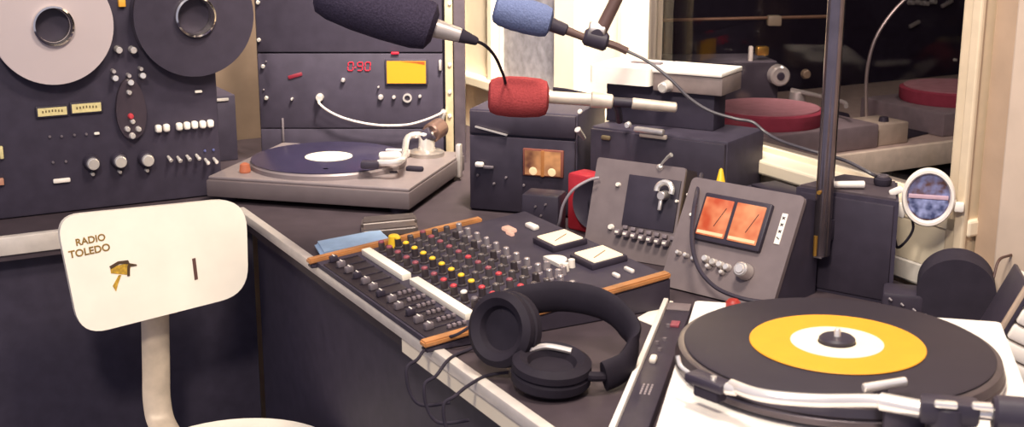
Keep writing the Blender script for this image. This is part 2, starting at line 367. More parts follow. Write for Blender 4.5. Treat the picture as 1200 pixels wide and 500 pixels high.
x, z = rp(374, 115, .02); kb = knob(tp, x, z, .006, .0088, .016, CHR, 'knob', 20)
pts = []
for u, v in ((374, 121), (385, 130), (402, 138), (425, 144), (450, 147), (478, 146), (500, 140), (516, 133)):
    x, z = rp(u, v, .03); pts.append((x, -.03, z))
pts = [(pts[0][0], -.008, pts[0][2]+.004)]+pts+[(pts[-1][0]+.006, -.006, pts[-1][2]+.003)]
G().tube(pts, .0026, 8).make('curved_handle', SIL, rk)
x, z = rp(332, 152); G().box((x, -.008, z), (.004, .005, .05), None, .001).make('edge_strip', GRYP, rk)
x, z = rp(519, 134); G().box((x, -.012, z), (.012, .02, .022), Matrix.Rotation(.3, 3, 'Y'), .003).make('latch', ALU, rk)
g = G()
x, z = rp(516, 76); G().box((x, -.010, z), (.006, .012, .022), None, .002).make('latch', ALU, rk)
# ------------------------------------------------------------------ far turntable
FY = math.atan2(-.104, .389); F0 = Vector((-.573, 2.418, DESK)); FW, FD, FT = .402, .342, .05
ft = thing('turntable', 'low grey record turntable with a white-labelled disc below the rack', 'turntable', F0, FY)
G().span(0, FW, 0, FD, .012, FT-.006, .003).make('plinth', GREYD, ft)
G().span(.002, FW-.002, .006, FD-.002, FT-.006, FT, .002).make('deck_plate', PLTOP, ft)
for x, y in ((.03, .03), (FW-.03, .03), (.03, FD-.03), (FW-.03, FD-.03)): G().cyl((x, y, 0), (x, y, .013), .016, .018, 16).make('foot', BLKM, ft)
px, py = .178, .168
pl = G().lathe([(.002, 0), (.152, 0), (.152, .008), (.149, .012), (.002, .012)], Matrix.Translation((px, py, FT)), 64).make('platter', PLTOP, ft)
rc = tag(G(MM(F0, FY)).lathe([(.002, 0), (.149, 0), (.150, .0015), (.148, .002), (.002, .002)], Matrix.Translation((px, py, FT+.012)), 64).make('record', mat('blue_black_vinyl', '#2f2a44', .25, spec=.5, noise=.1)), 'dark record with blank white centre on the far grey turntable', 'record')
G(MM(F0, FY)).lathe([(.003, 0), (.046, 0), (.046, .0006), (.003, .0006)], Matrix.Translation((px, py, FT+.0141)), 40).make('record_label', LABW, rc)
G(MM(F0, FY)).cyl((px, py, FT+.0), (px, py, FT+.021), .0033).make('spindle', CHR, None).parent = None
sp = bpy.data.objects['spindle']; sp.matrix_world = Matrix(); sp.data.transform(MM(F0, FY).inverted()); sp.parent = ft
def fpt(u, v, z): p = MM(F0, FY).inverted() @ atz(u, v, DESK+z); return p
p = fpt(287, 196, FT+.01); G().lathe([(.009, 0), (.011, .003), (.009, .016), (.004, .019)], Matrix.Translation((p.x, p.y, FT)), 18).make('strobe_lamp', mat('orange_strobe', '#d88060', .4, emit=.45, ecol='#e07850'), ft)
b = fpt(500, 182, FT)
ta = G().lathe([(.036, 0), (.036, .008), (.028, .012), (.020, .013)], Matrix.Translation((b.x, b.y, FT)), 28).make('tonearm_base', mat('worn_silver', '#b0a6a0', .3, .7), ft)
G().cyl((b.x, b.y, FT+.01), (b.x, b.y, FT+.048), .017, .015, 20, .002).make('pivot', CHR, ta)
G().cyl((b.x-.006, b.y-.002, FT+.034), (b.x+.012, b.y+.002, FT+.046), .015, .015, 20, .002).make('bearing_cap', BLK2, ta)
c = fpt(516, 163, FT+.05)
G().cyl((b.x+.005, b.y+.01, FT+.043), (b.x+.014, b.y+.05, FT+.050), .020, .020, 24, .003).make('counterweight', mat('brown_weight', '#7a6058', .35, .6), ta)
h1 = fpt(437, 192, FT+.028); 
arm = [(b.x, b.y, FT+.042), (b.x-.03, b.y-.025, FT+.040), (h1.x+.05, h1.y+.02, FT+.034), (h1.x+.01, h1.y+.002, FT+.03)]
G().tube(arm, .0065, 10).make('tonearm_tube', CHR, ta)
G().box((h1.x-.004, h1.y-.004, FT+.0275), (.034, .018, .014), Matrix.Rotation(.25, 3, 'Z'), .003).make('headshell', BLK2, ta)
p = fpt(457, 186, FT+.03); G().box((p.x, p.y, FT+.036), (.042, .018, .014), Matrix.Rotation(.35, 3, 'Z'), .005).make('arm_lift', WHT, ta)
p = fpt(486, 197, FT+.005); G().box((p.x, p.y, FT+.004), (.034, .015, .010), None, .004).make('cue_lever', BLKM, ft)
p = fpt(466, 178, FT+.01); G().box((p.x, p.y, FT+.008), (.05, .016, .016), Matrix.Rotation(.1, 3, 'Z'), .004).make('arm_rest', SIL, ft)
p = fpt(455, 203, FT); G().box((p.x-.03, p.y-.012, FT+.001), (.10, .004, .003), Matrix.Rotation(.5, 3, 'Z')).make('slide_slot', BLKM, ft, False)
p = fpt(382, 206, FT); G().cyl((p.x, p.y, FT), (p.x, p.y, FT+.014), .007, .006, 14, .001).make('stylus_lamp', ALU, ft)
p = fpt(545, 182, FT); G().span(FW-.004, FW+.006, FD-.05, FD-.035, .008, .075, .002).make('hinge', ALU, ft)
# ------------------------------------------------------------------ mixer
MX = Vector((-.316, 2.011, DESK)); mx = thing('mixing_desk', 'black mixing desk with wooden ends and rows of coloured knobs', 'mixer', MX, YAW1)
def tz(y): return .010+.03*y/.3
LEANX = math.atan2(.03, .3)
g = G(); ML, MD = .433, .372
xs0, xs1 = .022, ML-.002
g.add([(xs0, 0, .003), (xs1, 0, .003), (xs1, MD, .003), (xs0, MD, .003), (xs0, 0, tz(0)), (xs1, 0, tz(0)), (xs1, MD, tz(MD)), (xs0, MD, tz(MD))],
      [(0, 1, 2, 3), (4, 5, 6, 7), (0, 1, 5, 4), (1, 2, 6, 5), (2, 3, 7, 6), (3, 0, 4, 7)])
g.make('chassis', BLK, mx, False)
def wedge(x0, x1, y0, y1, up):
    g = G(); z0, z1 = tz(y0)+up, tz(y1)+up
    g.add([(x0, y0, 0), (x1, y0, 0), (x1, y1, 0), (x0, y1, 0), (x0, y0, z0), (x1, y0, z0), (x1, y1, z1), (x0, y1, z1)],
          [(0, 1, 2, 3), (4, 5, 6, 7), (0, 1, 5, 4), (1, 2, 6, 5), (2, 3, 7, 6), (3, 0, 4, 7)])
    bmesh.ops.bevel(g.b, geom=g.b.edges[:], offset=.002, segments=2, affect='EDGES'); return g
for x0, x1, y1 in ((.006, .022, .292), (.433, .450, .372)):
    sd = wedge(x0+.001, x1-.001, -.010, y1, -.002).make('side_cheek', BLK2, mx); g = G(); v = []
    for zz in (-.002, .006):
        v += [(x0, -.012, tz(-.012)+zz), (x1, -.012, tz(-.012)+zz), (x1, y1, tz(y1)+zz), (x0, y1, tz(y1)+zz)]
    g.add(v, [(0, 1, 2, 3), (4, 5, 6, 7), (0, 1, 5, 4), (1, 2, 6, 5), (2, 3, 7, 6), (3, 0, 4, 7)])
    bmesh.ops.bevel(g.b, geom=g.b.edges[:], offset=.002, segments=2, affect='EDGES'); g.make('wooden_end', WOOD, mx)
RX = Matrix.Rotation(LEANX, 3, 'X')
def mbox(x, y, w, dd, h, m, nm, par=mx, bev=.001, up=0): return G().box((x, y, tz(y)+h/2+up-.0005), (w, dd, h), RX, bev).make(nm, m, par)
mbox(.118, .076, .158, .015, .010, IVO, 'scribble_strip'); mbox(.310, .078, .184, .015, .010, IVO, 'scribble_strip')
fp_ = mbox(.235, .032, .385, .058, .0018, mat('fader_plate', '#2a2228', .5, spec=.4), 'fader_plate', bev=.0005)
CH = [.043+.0325*i for i in range(12)]
g0 = None
for i, x in enumerate(CH):
    g = G(); y = .036; g.box((x, y, tz(y)+.0021), (.0025, .05, .001), RX); g.make('fader_slot', BLKM, mx, False)
    yy = .016+.008*random.random()
    if i < 4: yy = .02
    c = G().box((x, yy, tz(yy)+.0065), (.009, .013, .010), RX, .002).make('fader_cap', GRYP if i % 3 else BLK2, mx)
    G().box((x, yy, tz(yy)+.0118), (.0085, .0018, .001), RX).make('cap_line', WHP, c, False)
# small push keys between the faders and the strip, right half
for i in range(6, 12):
    for j in range(4):
        y = .040+.0075*j; x = CH[i]+.014
        G().box((x, y, tz(y)+.004), (.006, .005, .005), RX, .001).make('key', mat('grey_key', '#7c7076', .35), mx)
# knob rows
proto = {}
def kn(i, j, y, m, r=.0065, h=.016, m2=None):
    x = CH[i]+.006; key = (m.name, r, m2.name if m2 else '')
    if key not in proto:
        a = G().lathe([(r*1.15, 0), (r*1.1, .003), (r*.85, .004), (r*.78, h), (r*.6, h+.001)], None, 14)
        k = a.make('knob', m if not m2 else m2, mx); c = None
        if m2: c = G().lathe([(r*.74, h-.002), (r*.76, h+.002), (r*.5, h+.0035)], None, 14).make('knob_cap', m, k)
        k.rotation_euler = (LEANX, 0, 0); proto[key] = (k, c)
    else:
        k0, c0 = proto[key]; k = share(k0, 'knob', mx, (0, 0, 0))
        if c0: share(c0, 'knob_cap', k, (0, 0, 0))
    k.location = (x, y, tz(y)-.0005)
KB = mat('knob_black', '#3a3236', .3, spec=.6); KG = mat('knob_smoke', '#5c5558', .25, .3, spec=.6); KS = mat('knob_silver', '#b8aeb2', .25, .6)
ROWS = [.100, .128, .150, .172, .193, .214, .236]
for i in range(12):
    for j, y in enumerate(ROWS):
        if j == 0: kn(i, j, y, PINKP if i < 7 else REDP, m2=KB) if i < 9 else kn(i, j, y, WHP if i == 9 else GRYP, m2=KB)
        elif j == 1: kn(i, j, y, YELP, m2=KB) if i < 9 else kn(i, j, y, REDP, m2=KB)
        elif j == 2: kn(i, j, y, KG)
        elif j == 3: kn(i, j, y, (REDP if i in (5, 8, 10) else PINKP) if i < 11 else KS, m2=KG)
        elif j == 4: kn(i, j, y, KG)
        elif j == 5: kn(i, j, y, KB if i % 2 else KG, m2=None)
        else: kn(i, j, y, KS, r=.006)
y = .135; x = .040
G().lathe([(.010, 0), (.009, .018), (.006, .020)], Matrix.Translation((x-.002, .125, tz(.125))), 18).make('big_knob', YELP, mx)
# back strip: two lit meters and switches
def meter(xc, yc):
    f = mbox(xc, yc, .064, .062, .010, BLK2, 'meter', bev=.002)
    G().box((xc, yc, tz(yc)+.0102), (.056, .050, .003), RX, .001).make('meter_card', VUW, f)
    G().box((xc+.006, yc-.002, tz(yc)+.0122), (.0012, .034, .0006), Matrix.Rotation(.5, 3, 'Z') @ RX).make('needle', mat('meter_needle', '#7a4a28', .6), f, False)
meter(.212, .329); meter(.320, .332)
mbox(.113, .335, .03, .012, .008, WHP, 'switch', bev=.003); mbox(.100, .300, .030, .015, .007, mat('pink_lamp', '#f0b8a0', .5, emit=.85), 'lamp', bev=.003)
mbox(.118, .292, .02, .007, .006, mat('pink_lamp', '#f0b8a0'), 'lamp', bev=.002)
mbox(.390, .340, .022, .006, .006, WHP, 'switch', bev=.002); mbox(.396, .314, .016, .006, .006, WHP, 'switch', bev=.002)
X = Matrix.Translation((.284, .272, tz(.272))) @ RX.to_4x4()
G().prism([(.024*math.cos(a), .024*math.sin(a)) for a in [PI*i/14 for i in range(15)]], 0, .006, X).make('half_round_dial', WHP, mx)
for x, y in ((.317, .287), (.325, .272)): G().lathe([(.006, 0), (.005, .012), (.003, .013)], Matrix.Translation((x, y, tz(y))), 14).make('lamp', WHP, mx)
for x, y in ((.335, .262), (.342, .25), (.30, .255)): G().lathe([(.006, 0), (.005, .012), (.003, .013)], Matrix.Translation((x, y, tz(y))), 14).make('small_knob', KS, mx)
# things lying by the mixer
def flat(name, label, cat, corners, z0, h, m, bev=.004):
    c = sum((Vector(p) for p in corners), Vector())/4; c.z = z0
    o = G().prism([(p.x-c.x, p.y-c.y) for p in corners], 0, h); bmesh.ops.bevel(o.b, geom=o.b.edges[:], offset=bev, segments=3, affect='EDGES')
    o = o.make(name, m); o.location = c; return tag(o, label, cat)
po = flat('pouch', 'pale blue soft pouch lying beside the wooden end of the mixing desk', 'pouch', [atz(u, v, .757) for u, v in ((377, 301), (461, 285), (447, 271), (368, 286))], DESK, .013, BLUEP, .0055)
c1 = [atz(u, v, .765) for u, v in ((424, 271), (490, 265), (488, 258), (423, 264))]; c2 = [atz(u, v, .765) for u, v in ((423, 262), (489, 256), (486, 249), (424, 254))]
flat('marker_case', 'slim dark grey case lying behind the pale blue pouch, nearer the viewer', 'case', c1, DESK, .016, mat('grey_case', '#5e5452', .35, .3), .004)
flat('marker_case', 'slim dark grey case lying behind the pale blue pouch, nearer the far turntable', 'case', c2, DESK, .016, mat('grey_case', '#5e5452', .35, .3), .004)
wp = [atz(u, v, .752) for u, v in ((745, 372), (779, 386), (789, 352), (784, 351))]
flat('white_piece', 'small flat white piece on the desk beside the switch strip', 'flat_piece', wp, DESK, .0012, MATTW, .0003)  # thin flat white triangle laid on the desk
# ------------------------------------------------------------------ two leaning grey control units
def console(name, label, x, y, yaw, lean, w, h, dep):
    o = thing(name, label, 'control unit', (x, y, DESK), yaw); L = Matrix.Rotation(-lean, 4, 'X')
    M = MM((x, y, DESK), yaw) @ L
    t = math.tan(lean); g = G()
    g.add([(0, 0, 0), (w, 0, 0), (w, dep+h*math.sin(lean), 0), (0, dep+h*math.sin(lean), 0), (0, h*math.sin(lean), h*math.cos(lean)), (w, h*math.sin(lean), h*math.cos(lean)), (w, h*math.sin(lean)+dep, h*math.cos(lean)*.92), (0, h*math.sin(lean)+dep, h*math.cos(lean)*.92)],
          [(0, 1, 2, 3), (4, 5, 6, 7), (0, 1, 5, 4), (2, 3, 7, 6), (1, 2, 6, 5), (0, 3, 7, 4)])
    g.make('case', BLK, o, False); return o, L, M
cr, L, M = console('meter_unit', 'leaning grey unit with two glowing orange meters behind the near turntable', .226, 1.903, -.73, .483, .190, .170, .04)
G(L).prism(rrect(.192, .172, .008, 4, .095, .085), .0, .008, FRONT).make('front_panel', GREYP, cr)
def cp(u, v, off=.008): return face(M, u, v, off)
x0, z0 = cp(820, 290); x1, z1 = cp(905, 236); xa, za = cp(823, 232)
zt = cp(860, 235)[1]; zb = cp(860, 287)[1]; mxl, mxr = cp(821, 255)[0], cp(901, 265)[0]
G(L).span(mxl, mxr, -.016, -.006, zb-.004, zt+.004, .003).make('meter_frame', BLK2, cr)
wd = (mxr-mxl-.012)/2-.003
for k in range(2):
    xa = mxl+.005+k*(wd+.006)
    f = G(L).span(xa, xa+wd, -.018, -.015, zb+.004, zt-.003, .001).make('meter', VUO, cr)
    G(L).span(xa+.002, xa+wd-.002, -.0186, -.0178, zb+.006, zb+.0105).make('scale_strip', VUS, f, False)
    G(L).box((xa+wd*.7, -.0188, (zt+zb)/2+.002), (.0008, .0006, (zt-zb)*.5), Matrix.Rotation(.4, 3, 'Y')).make('needle', BLKM, f, False)
for u, v in ((815, 240), (811, 252)): x, z = cp(u, v); G(L).cyl((x, -.008, z), (x, -.013, z), .0028, .0022, 12).make('indicator', WHP, cr)
for u, v, r in ((795, 296, .004), (804, 299, .004), (813, 303, .004), (827, 303, .006), (836, 307, .006), (844, 310, .006), (852, 313, .006), (830, 312, .004), (846, 319, .004)):
    x, z = cp(u, v, .012); G(L).cyl((x, -.008, z), (x, -.018, z), r, r*.8, 14, .001).make('knob', CHR, cr)
x, z = cp(871, 317, .018); kk = G(L).cyl((x, -.008, z), (x, -.03, z), .0125, .011, 24, .002).make('large_knob', ALU, cr); G(L).cyl((x, -.03, z), (x, -.0315, z), .007, .006, 16).make('knob_cap', CHR, kk)
x, z = cp(915, 268, .009); f = G(L).box((x, -.0085, z), (.009, .002, .046), None, .0005).make('label_plate', WHP, cr, False)
g = G(L)
for k, dz in enumerate((.016, .006, -.004, -.014)):
    for r in ((.7, -.7) if k < 3 else (.5,)): g.box((x, -.0098, z+dz), (.0055, .0006, .0013), Matrix.Rotation(r, 3, 'Y'))
g.make('label_marks', BLKM, f, False)
cl, L, M2 = console('tape_control_unit', 'leaning grey unit with black recessed window and chrome lever', .119, 2.083, -.562, .301, .156, .155, .04)
M = M2
def cp2(u, v, off=.006): return face(M2, u, v, off)
G(L).prism(rrect(.158, .157, .005, 4, .078, .078), .0, .006, FRONT).make('front_panel', GREYP, cl)
x0, z0 = cp2(729, 262); x1, z1 = cp2(798, 218); zt = cp2(760, 207)[1]; zb = cp2(760, 268)[1]
G(L).span(x0, x1, -.009, -.004, zb, zt, .001).make('window', BLK2, cl)
lx, lz = cp2(779, 228, .02)
a = []
for k in range(9): t = -.3+PI*1.15*k/8; a.append((lx+.013*math.cos(t), -.024, lz+.006+.013*math.sin(t)))
lv = G(L).tube(a, .0048, 8, 3).make('chrome_lever', CHR, cl)
G(L).cyl((lx-.004, -.008, lz), (lx-.004, -.026, lz-.003), .008, .007, 16, .001).make('lever_boss', ALU, lv)
G(L).box((lx-.005, -.02, lz-.015), (.006, .006, .022), None, .002).make('lever_foot', ALU, lv)
for u, v, r in ((725, 216.5, .0042), (716.5, 266, .0052), (807, 228, .0025), (794, 236, .003), (801, 295, .003)):
    x, z = cp2(u, v); G(L).cyl((x, -.005, z), (x, -.012, z), r, r*.8, 12, .0006).make('indicator', WHP, cl)
for k in range(7):
    u = 725+k*9.2; v = 272+k*2.2; x, z = cp2(u, v, .012)
    kb = G(L).box((x, -.012, z), (.009, .016, .010), None, .002).make('key', mat('grey_key', '#7c7076', .35), cl)
    G(L).box((x, -.0205, z), (.006, .002, .004), None, .001).make('key_tip', WHP, kb)
    x, z = cp2(u+8, v-6, .01); G(L).box((x, -.009, z), (.008, .008, .006), None, .001).make('switch', mat('grey_key', '#7c7076'), cl)
tx, tzv = cp2(773, 196); 
G(L).cyl((tx, -.004, tzv), (tx+.004, -.012, tzv+.002), .006, .004, 12, .001).make('toggle_base', CHR, cl)
G(L).tube([(tx+.002, -.010, tzv+.002), (tx+.016, -.018, tzv+.016), (tx+.024, -.022, tzv+.021)], lambda t: .0016+.0022*t, 8, 3).make('toggle_lever', CHR, cl)
# cable hanging down between them
pts = [atz(818, 212, .915), atz(813, 240, .885), atz(811, 275, .855), atz(818, 305, .825), atz(835, 330, .80), atz(865, 345, .785), atz(893, 350, .78)]
pts = [aty(u, v, y) for u, v, y in ((822, 204, 1.99), (814, 240, 1.90), (811, 280, 1.86), (818, 312, 1.83), (838, 336, 1.80), (868, 349, 1.775), (896, 354, 1.76))]
cab = tag(G().tube(pts, .0032, 8).make('cable', BLK2), 'thick black cable looping down over the grey meter unit', 'cable')
# ------------------------------------------------------------------ black equipment behind
# stack of cartridge machines at left (with glowing brown meters)
Y3 = -.32
def bx3(name, label, cat, right, yaw, w, dep, h, z0=DESK):
    o = thing(name, label, cat, (right[0], right[1], z0), yaw); return o, MM((right[0], right[1], z0), yaw)
pr = Vector((.115, 2.30, 0))
cm = thing('cartridge_player', 'black box with a pair of glowing brown meters under the red microphone', 'player', (pr.x, pr.y, DESK), Y3)
CM = MM((pr.x, pr.y, DESK), Y3)
def mp(u, v, off=.004): return face(CM, u, v, off)
ml = mp(548, 150)[0]; zt = mp(640, 133)[1]; zmid = mp(600, 160)[1]
G().span(ml, .0, .004, .20, 0, zt, .004).make('case', BLK, cm)
G().span(ml+.003, -.003, -.003, .006, zmid+.002, zt-.003, .002).make('front_panel', BLK2, cm)
G().span(ml+.003, -.003, -.003, .006, .004, zmid-.002, .002).make('front_panel', BLK2, cm)
a0, b0 = mp(615, 203); a1, b1 = mp(659, 180); bt = mp(637, 176)[1]; bb = mp(637, 206)[1]
G().span(a0-.003, a1+.003, -.008, -.002, bb-.001, bt+.002, .002).make('meter_frame', mat('brown_frame', '#7a4438', .5), cm)
for k in range(2):
    wv = (a1-a0)/2; f = G().span(a0+k*wv+.002, a0+(k+1)*wv-.002, -.010, -.007, bb+.002, bt-.001).make('meter', VUB, cm, False)
    G().lathe([(.0075, 0), (.005, .001)], Matrix.Translation((a0+(k+.5)*wv, -.0102, bb+.009)) @ Matrix.Rotation(PI/2, 4, 'X'), 18).make('meter_glow', VUS, f, False)
G().span((a0+a1)/2-.003, (a0+a1)/2+.003, -.012, -.007, bb, bt, .001).make('meter_divider', mat('amber_divider', '#d88848', .5, emit=.4), cm)
x, z = mp(563, 192); G().box((x, -.009, z), (.016, .01, .009), None, .003).make('button', WHP, cm); x, z = mp(573, 195.5); G().box((x, -.007, z), (.02, .006, .006), None, .002).make('handle', GRYP, cm)
x, z = mp(576, 153); G().box((x, -.006, z), (.062, .004, .0025), Matrix.Rotation(.2, 3, 'Y')).make('edge_strip', ALU, cm, False)
for u, v in ((579, 215), (593, 208), (614, 217), (560, 205)): x, z = mp(u, v); knob(cm, x, z, .003, .0025, .004, GRYP, 'screw', 10)
x, z = mp(679, 131, .008); knob(cm, x, z, .003, .0042, .006, WHP, 'indicator')
x, z = mp(681, 158, .01); sw = G().cyl((x+.004, -.002, z-.008), (x-.004, -.022, z+.012), .0035, .006, 14, .001).make('toggle_switch', CHR, cm)
x, z = mp(711, 161); 
# taller box at right
pB = Vector((.352, 2.13, 0)); YB = -.60
bxr = thing('amplifier', 'tall black amplifier box standing behind the leaning grey units', 'amplifier', (pB.x, pB.y, DESK), YB); BM = MM((pB.x, pB.y, DESK), YB)
def bp(u, v, off=.003): return face(BM, u, v, off)
zt = bp(842, 166)[1]; wB = .262; AMPZ = zt
G().span(-wB, 0, .004, .15, 0, zt, .005).make('case', BLK, bxr)
G().span(-wB+.003, -.003, -.003, .006, .004, zt-.004, .002).make('front_panel', BLK2, bxr)
x0, z0 = bp(738, 147); 
x, z = bp(764, 152); hd = G().box((x, -.012, z), (.056, .012, .009), None, .003).make('handle', ALU, bxr)
G().box((x+.006, -.009, z-.009), (.052, .006, .008), None, .002).make('label_strip', mat('pale_strip', '#a89a90', .5), bxr)
x, z = bp(737, 146); knob(bxr, x, z, .003, .006, .008, CHR)
x, z = bp(711, 161); G().box((x, -.006, z), (.018, .006, .008), None, .003).make('name_plate', mat('olive_plate', '#6a5c44', .5), bxr)
# low dark box under the sill
low = thing('junction_box', 'low black box under the window sill behind the orange meters', 'box', sb(.272, -.075, DESK), YAW1)
G().span(-.07, .065, -.025, .035, 0, .095, .004).make('case', BLK, low); G().span(-.06, .055, -.022, .03, .0945, .099, .002).make('lid', BLK2, low)
cn = tag(G().lathe([(.036, 0), (.036, .006), (.031, .008), (.003, .140), (.001, .142)], None, 20).make('cone_marker', YELP), 'slim yellow cone peeping over the top of the orange meter unit', 'cone'); cn.location = (.335, 2.075, DESK)
# ------------------------------------------------------------------ red speaker
rs0 = Vector((.11, 2.215, DESK)); YR = -.75
rs = thing('small_speaker', 'small red loudspeaker with a round black front beside the grey units', 'speaker', rs0, YR); RS = MM(rs0, YR)
def sp_(u, v, off=0): return face(RS, u, v, off)
x0 = sp_(664, 250)[0]; x1 = x0+.090; z1 = sp_(672, 203)[1]
G().span(x0, x1, .0, .045, 0, z1, .006).make('case', RED, rs)
G().lathe([(.002, .004), (.030, .006), (.040, .012), (.043, .014), (.043, .0), (.002, 0)], Matrix.Translation((x0+.068, 0, z1*.56)) @ Matrix.Rotation(PI/2, 4, 'X') @ Matrix.Scale(1.0, 4), 40, False).make('cone', BLK2, rs)
G().lathe([(.001, .012), (.012, .010), (.016, .006)], Matrix.Translation((x0+.068, 0, z1*.56)) @ Matrix.Rotation(PI/2, 4, 'X'), 24).make('dust_cap', BLKM, rs)
tag(G().tube([aty(702, 208, 2.09), aty(690, 211, 2.09), aty(672, 222, 2.085), aty(660, 240, 2.09), aty(655, 262, 2.10), aty(648, 272, 2.14)], .0024, 8).make('cable', mat('grey_cable', '#8a8088', .4)), 'thin grey cable arching in front of the small red loudspeaker', 'cable')
ps = thing('patch_unit', 'small black box with tiny lamps between the brown meters and mixing desk', 'box', (.075, 2.20, DESK), Y3)
G().span(-.055, .01, -.02, .03, 0, .07, .003).make('case', BLK2, ps)
for x, z in ((-.03, .05), (-.02, .035), (-.04, .03), (-.012, .055)): G().cyl((x, -.02, z), (x, -.025, z), .002, .0015, 10).make('lamp', GRYP, ps)
# ------------------------------------------------------------------ near turntable
NY = math.radians(-13); N0 = Vector((.217, 1.494, DESK)); NT = .11; NM = MM(N0, NY)
nt_ = thing('turntable', 'large white turntable with a yellow record in the near right corner', 'turntable', N0, NY)
def npt(u, v, z): return NM.inverted() @ atz(u, v, DESK+z)
G().prism(rrect(.342, .46, .006, 4, .171, -.23), .018, NT).make('plinth', WHT, nt_)
for x, y in ((.04, -.04), (.30, -.04), (.04, -.42), (.30, -.42)): G().cyl((x, y, 0), (x, y, .019), .022, .025, 18).make('foot', BLKM, nt_)
cx, cy = .160, -.190
ALUP = mat('platter_rim', '#5c545a', .3, .7)
pl = G().lathe([(.004, 0), (.150, 0), (.163, .004), (.1635, .010), (.161, .012), (.1625, .014), (.160, .022), (.154, .024), (.004, .024)], Matrix.Translation((cx, cy, NT)), 96).make('platter', ALUP, nt_)
RZ = NT+.024
sm = tag(G(NM).lathe([(.003, 0), (.152, 0), (.154, .0012), (.152, .0024), (.003, .0024)], Matrix.Translation((cx, cy, RZ)), 96).make('slipmat', VIN), 'round black slipmat under the yellow record', 'mat')
rec = tag(G(NM).lathe([(.019, 0), (.087, 0), (.0878, .0008), (.087, .0016), (.046, .0016), (.019, .0016), (.019, 0)], Matrix.Translation((cx, cy, RZ+.0026)), 80, False).make('record', YEL), 'bright yellow seven inch record on the near white turntable', 'record')
G(NM).lathe([(.0192, 0), (.0465, 0), (.0465, .0005), (.0192, .0005), (.0192, 0)], Matrix.Translation((cx, cy, RZ+.0043)), 64, False).make('record_label', LABW, rec)
ad = tag(G(NM).lathe([(.0035, 0), (.018, 0), (.0182, .006), (.016, .008), (.0035, .0085), (.0035, 0)], Matrix.Translation((cx, cy, RZ+.0026)), 40, False).make('adaptor', BLK2), 'black centre adaptor plugged in the hole of the yellow record', 'adaptor')
G().lathe([(.0033, 0), (.0033, .041), (.002, .043)], Matrix.Translation((cx, cy, NT)), 16).make('spindle', CHR, nt_)
# strobe dots ring on rim
# tonearm along the near side
PV = npt(1112, 478, .15); hz = NT+.036
base = G().lathe([(.045, 0), (.045, .006), (.036, .012), (.030, .014)], Matrix.Translation((PV.x, PV.y, NT)), 40).make('tonearm_base', BLK2, nt_)
G().cyl((PV.x, PV.y, NT+.010), (PV.x, PV.y, hz+.008), .018, .016, 24, .002).make('pivot_post', BLK2, base)
G().box((PV.x, PV.y, hz+.002), (.05, .026, .022), None, .005).make('gimbal', BLK2, base)
for dx, dy, w in ((-.004, .0, .020), (.026, .006, .018)): G().box((PV.x+dx, PV.y-.012+dy*.5, hz+.012), (w, .010, .006), None, .0028).make('gimbal_cap', CHR, base)
G().cyl((PV.x+.02, PV.y, hz+.002), (PV.x+.05, PV.y+.0, hz+.002), .006, .006, 16).make('rear_shaft', CHR, base)
G().cyl((PV.x+.036, PV.y, hz+.002), (PV.x+.072, PV.y, hz+.002), .017, .017, 28, .003).make('counterweight', BLK2, base)
H1, A1, A2 = npt(850, 447, .145), npt(893, 463, .145), npt(1028, 472, .145)
arm = [(PV.x-.02, PV.y, hz+.002), (A2.x, A2.y, hz+.001), (A1.x+.045, A1.y-.004, hz), (A1.x, A1.y, hz-.001), (H1.x+.006, H1.y, hz-.004)]
at_ = G().tube(arm, .0062, 12, 8).make('tonearm_tube', CHR, base)
G().cyl((A2.x+.002, A2.y, hz+.001), (A2.x+.040, PV.y-.001, hz+.001), .0082, .0082, 18, .001).make('arm_collar', CHR, base)
dirv = (Vector((H1.x, H1.y, 0))-Vector((A1.x, A1.y, 0))).normalized(); ang = math.atan2(dirv.y, dirv.x); Rh = Matrix.Rotation(ang, 3, 'Z'); hc_ = Vector((H1.x, H1.y, hz-.007))+dirv*.020
hs = G().box(hc_, (.046, .020, .010), Rh, .003).make('headshell', BLK2, base)
G().box(hc_+Vector((0, 0, -.010))-dirv*.002, (.030, .016, .012), Rh, .003).make('cartridge', BLKM, hs)
G().tube([hc_+dirv*.018, hc_+dirv*.03+Vector((-.004, .004, .004)), hc_+dirv*.038+Vector((-.002, .006, .012))], .0022, 8).make('finger_lift', CHR, hs)
G().cyl(hc_-dirv*.022, hc_-dirv*.034+Vector((0, 0, .002)), .006, .0055, 16, .001).make('locking_ring', CHR, hs)
G().cyl(hc_+Vector((.005, -.008, .004)), hc_+Vector((.005, -.008, .009)), .003, .003, 10).make('screw', CHR, hs)
p = npt(1038, 455, .15); G().cyl((p.x-.02, p.y-.004, hz+.004), (p.x+.018, p.y+.012, hz+.008), .0045, .0045, 12, .001).make('cue_lever', CHR, base)
p = npt(1060, 473, .14); G().box((p.x, p.y-.006, NT+.016), (.036, .026, .032), None, .003).make('arm_lift', BLK2, base)
p = npt(1030, 486, .12); rst = G().cyl((p.x, p.y, NT), (p.x, p.y, hz-.006), .006, .005, 14).make('arm_rest', BLK2, nt_); G().box((p.x, p.y, hz-.003), (.012, .018, .010), None, .002).make('rest_clip', BLK2, rst)
p = npt(1055, 492, .12); G().lathe([(.020, 0), (.020, .010), (.014, .012)], Matrix.Translation((p.x+.006, p.y-.01, NT)), 28).make('anti_skate_dial', mat('dial_metal', '#5a5054', .35, .5), nt_)
p = npt(853, 361, NT); G().lathe([(.0085, 0), (.0085, .010), (.006, .013)], Matrix.Translation((p.x+.006, p.y-.006, NT)), 18).make('strobe_lamp', mat('red_lamp_cap', '#d83a30', .4, emit=.35), nt_)
p = npt(842, 482, NT)
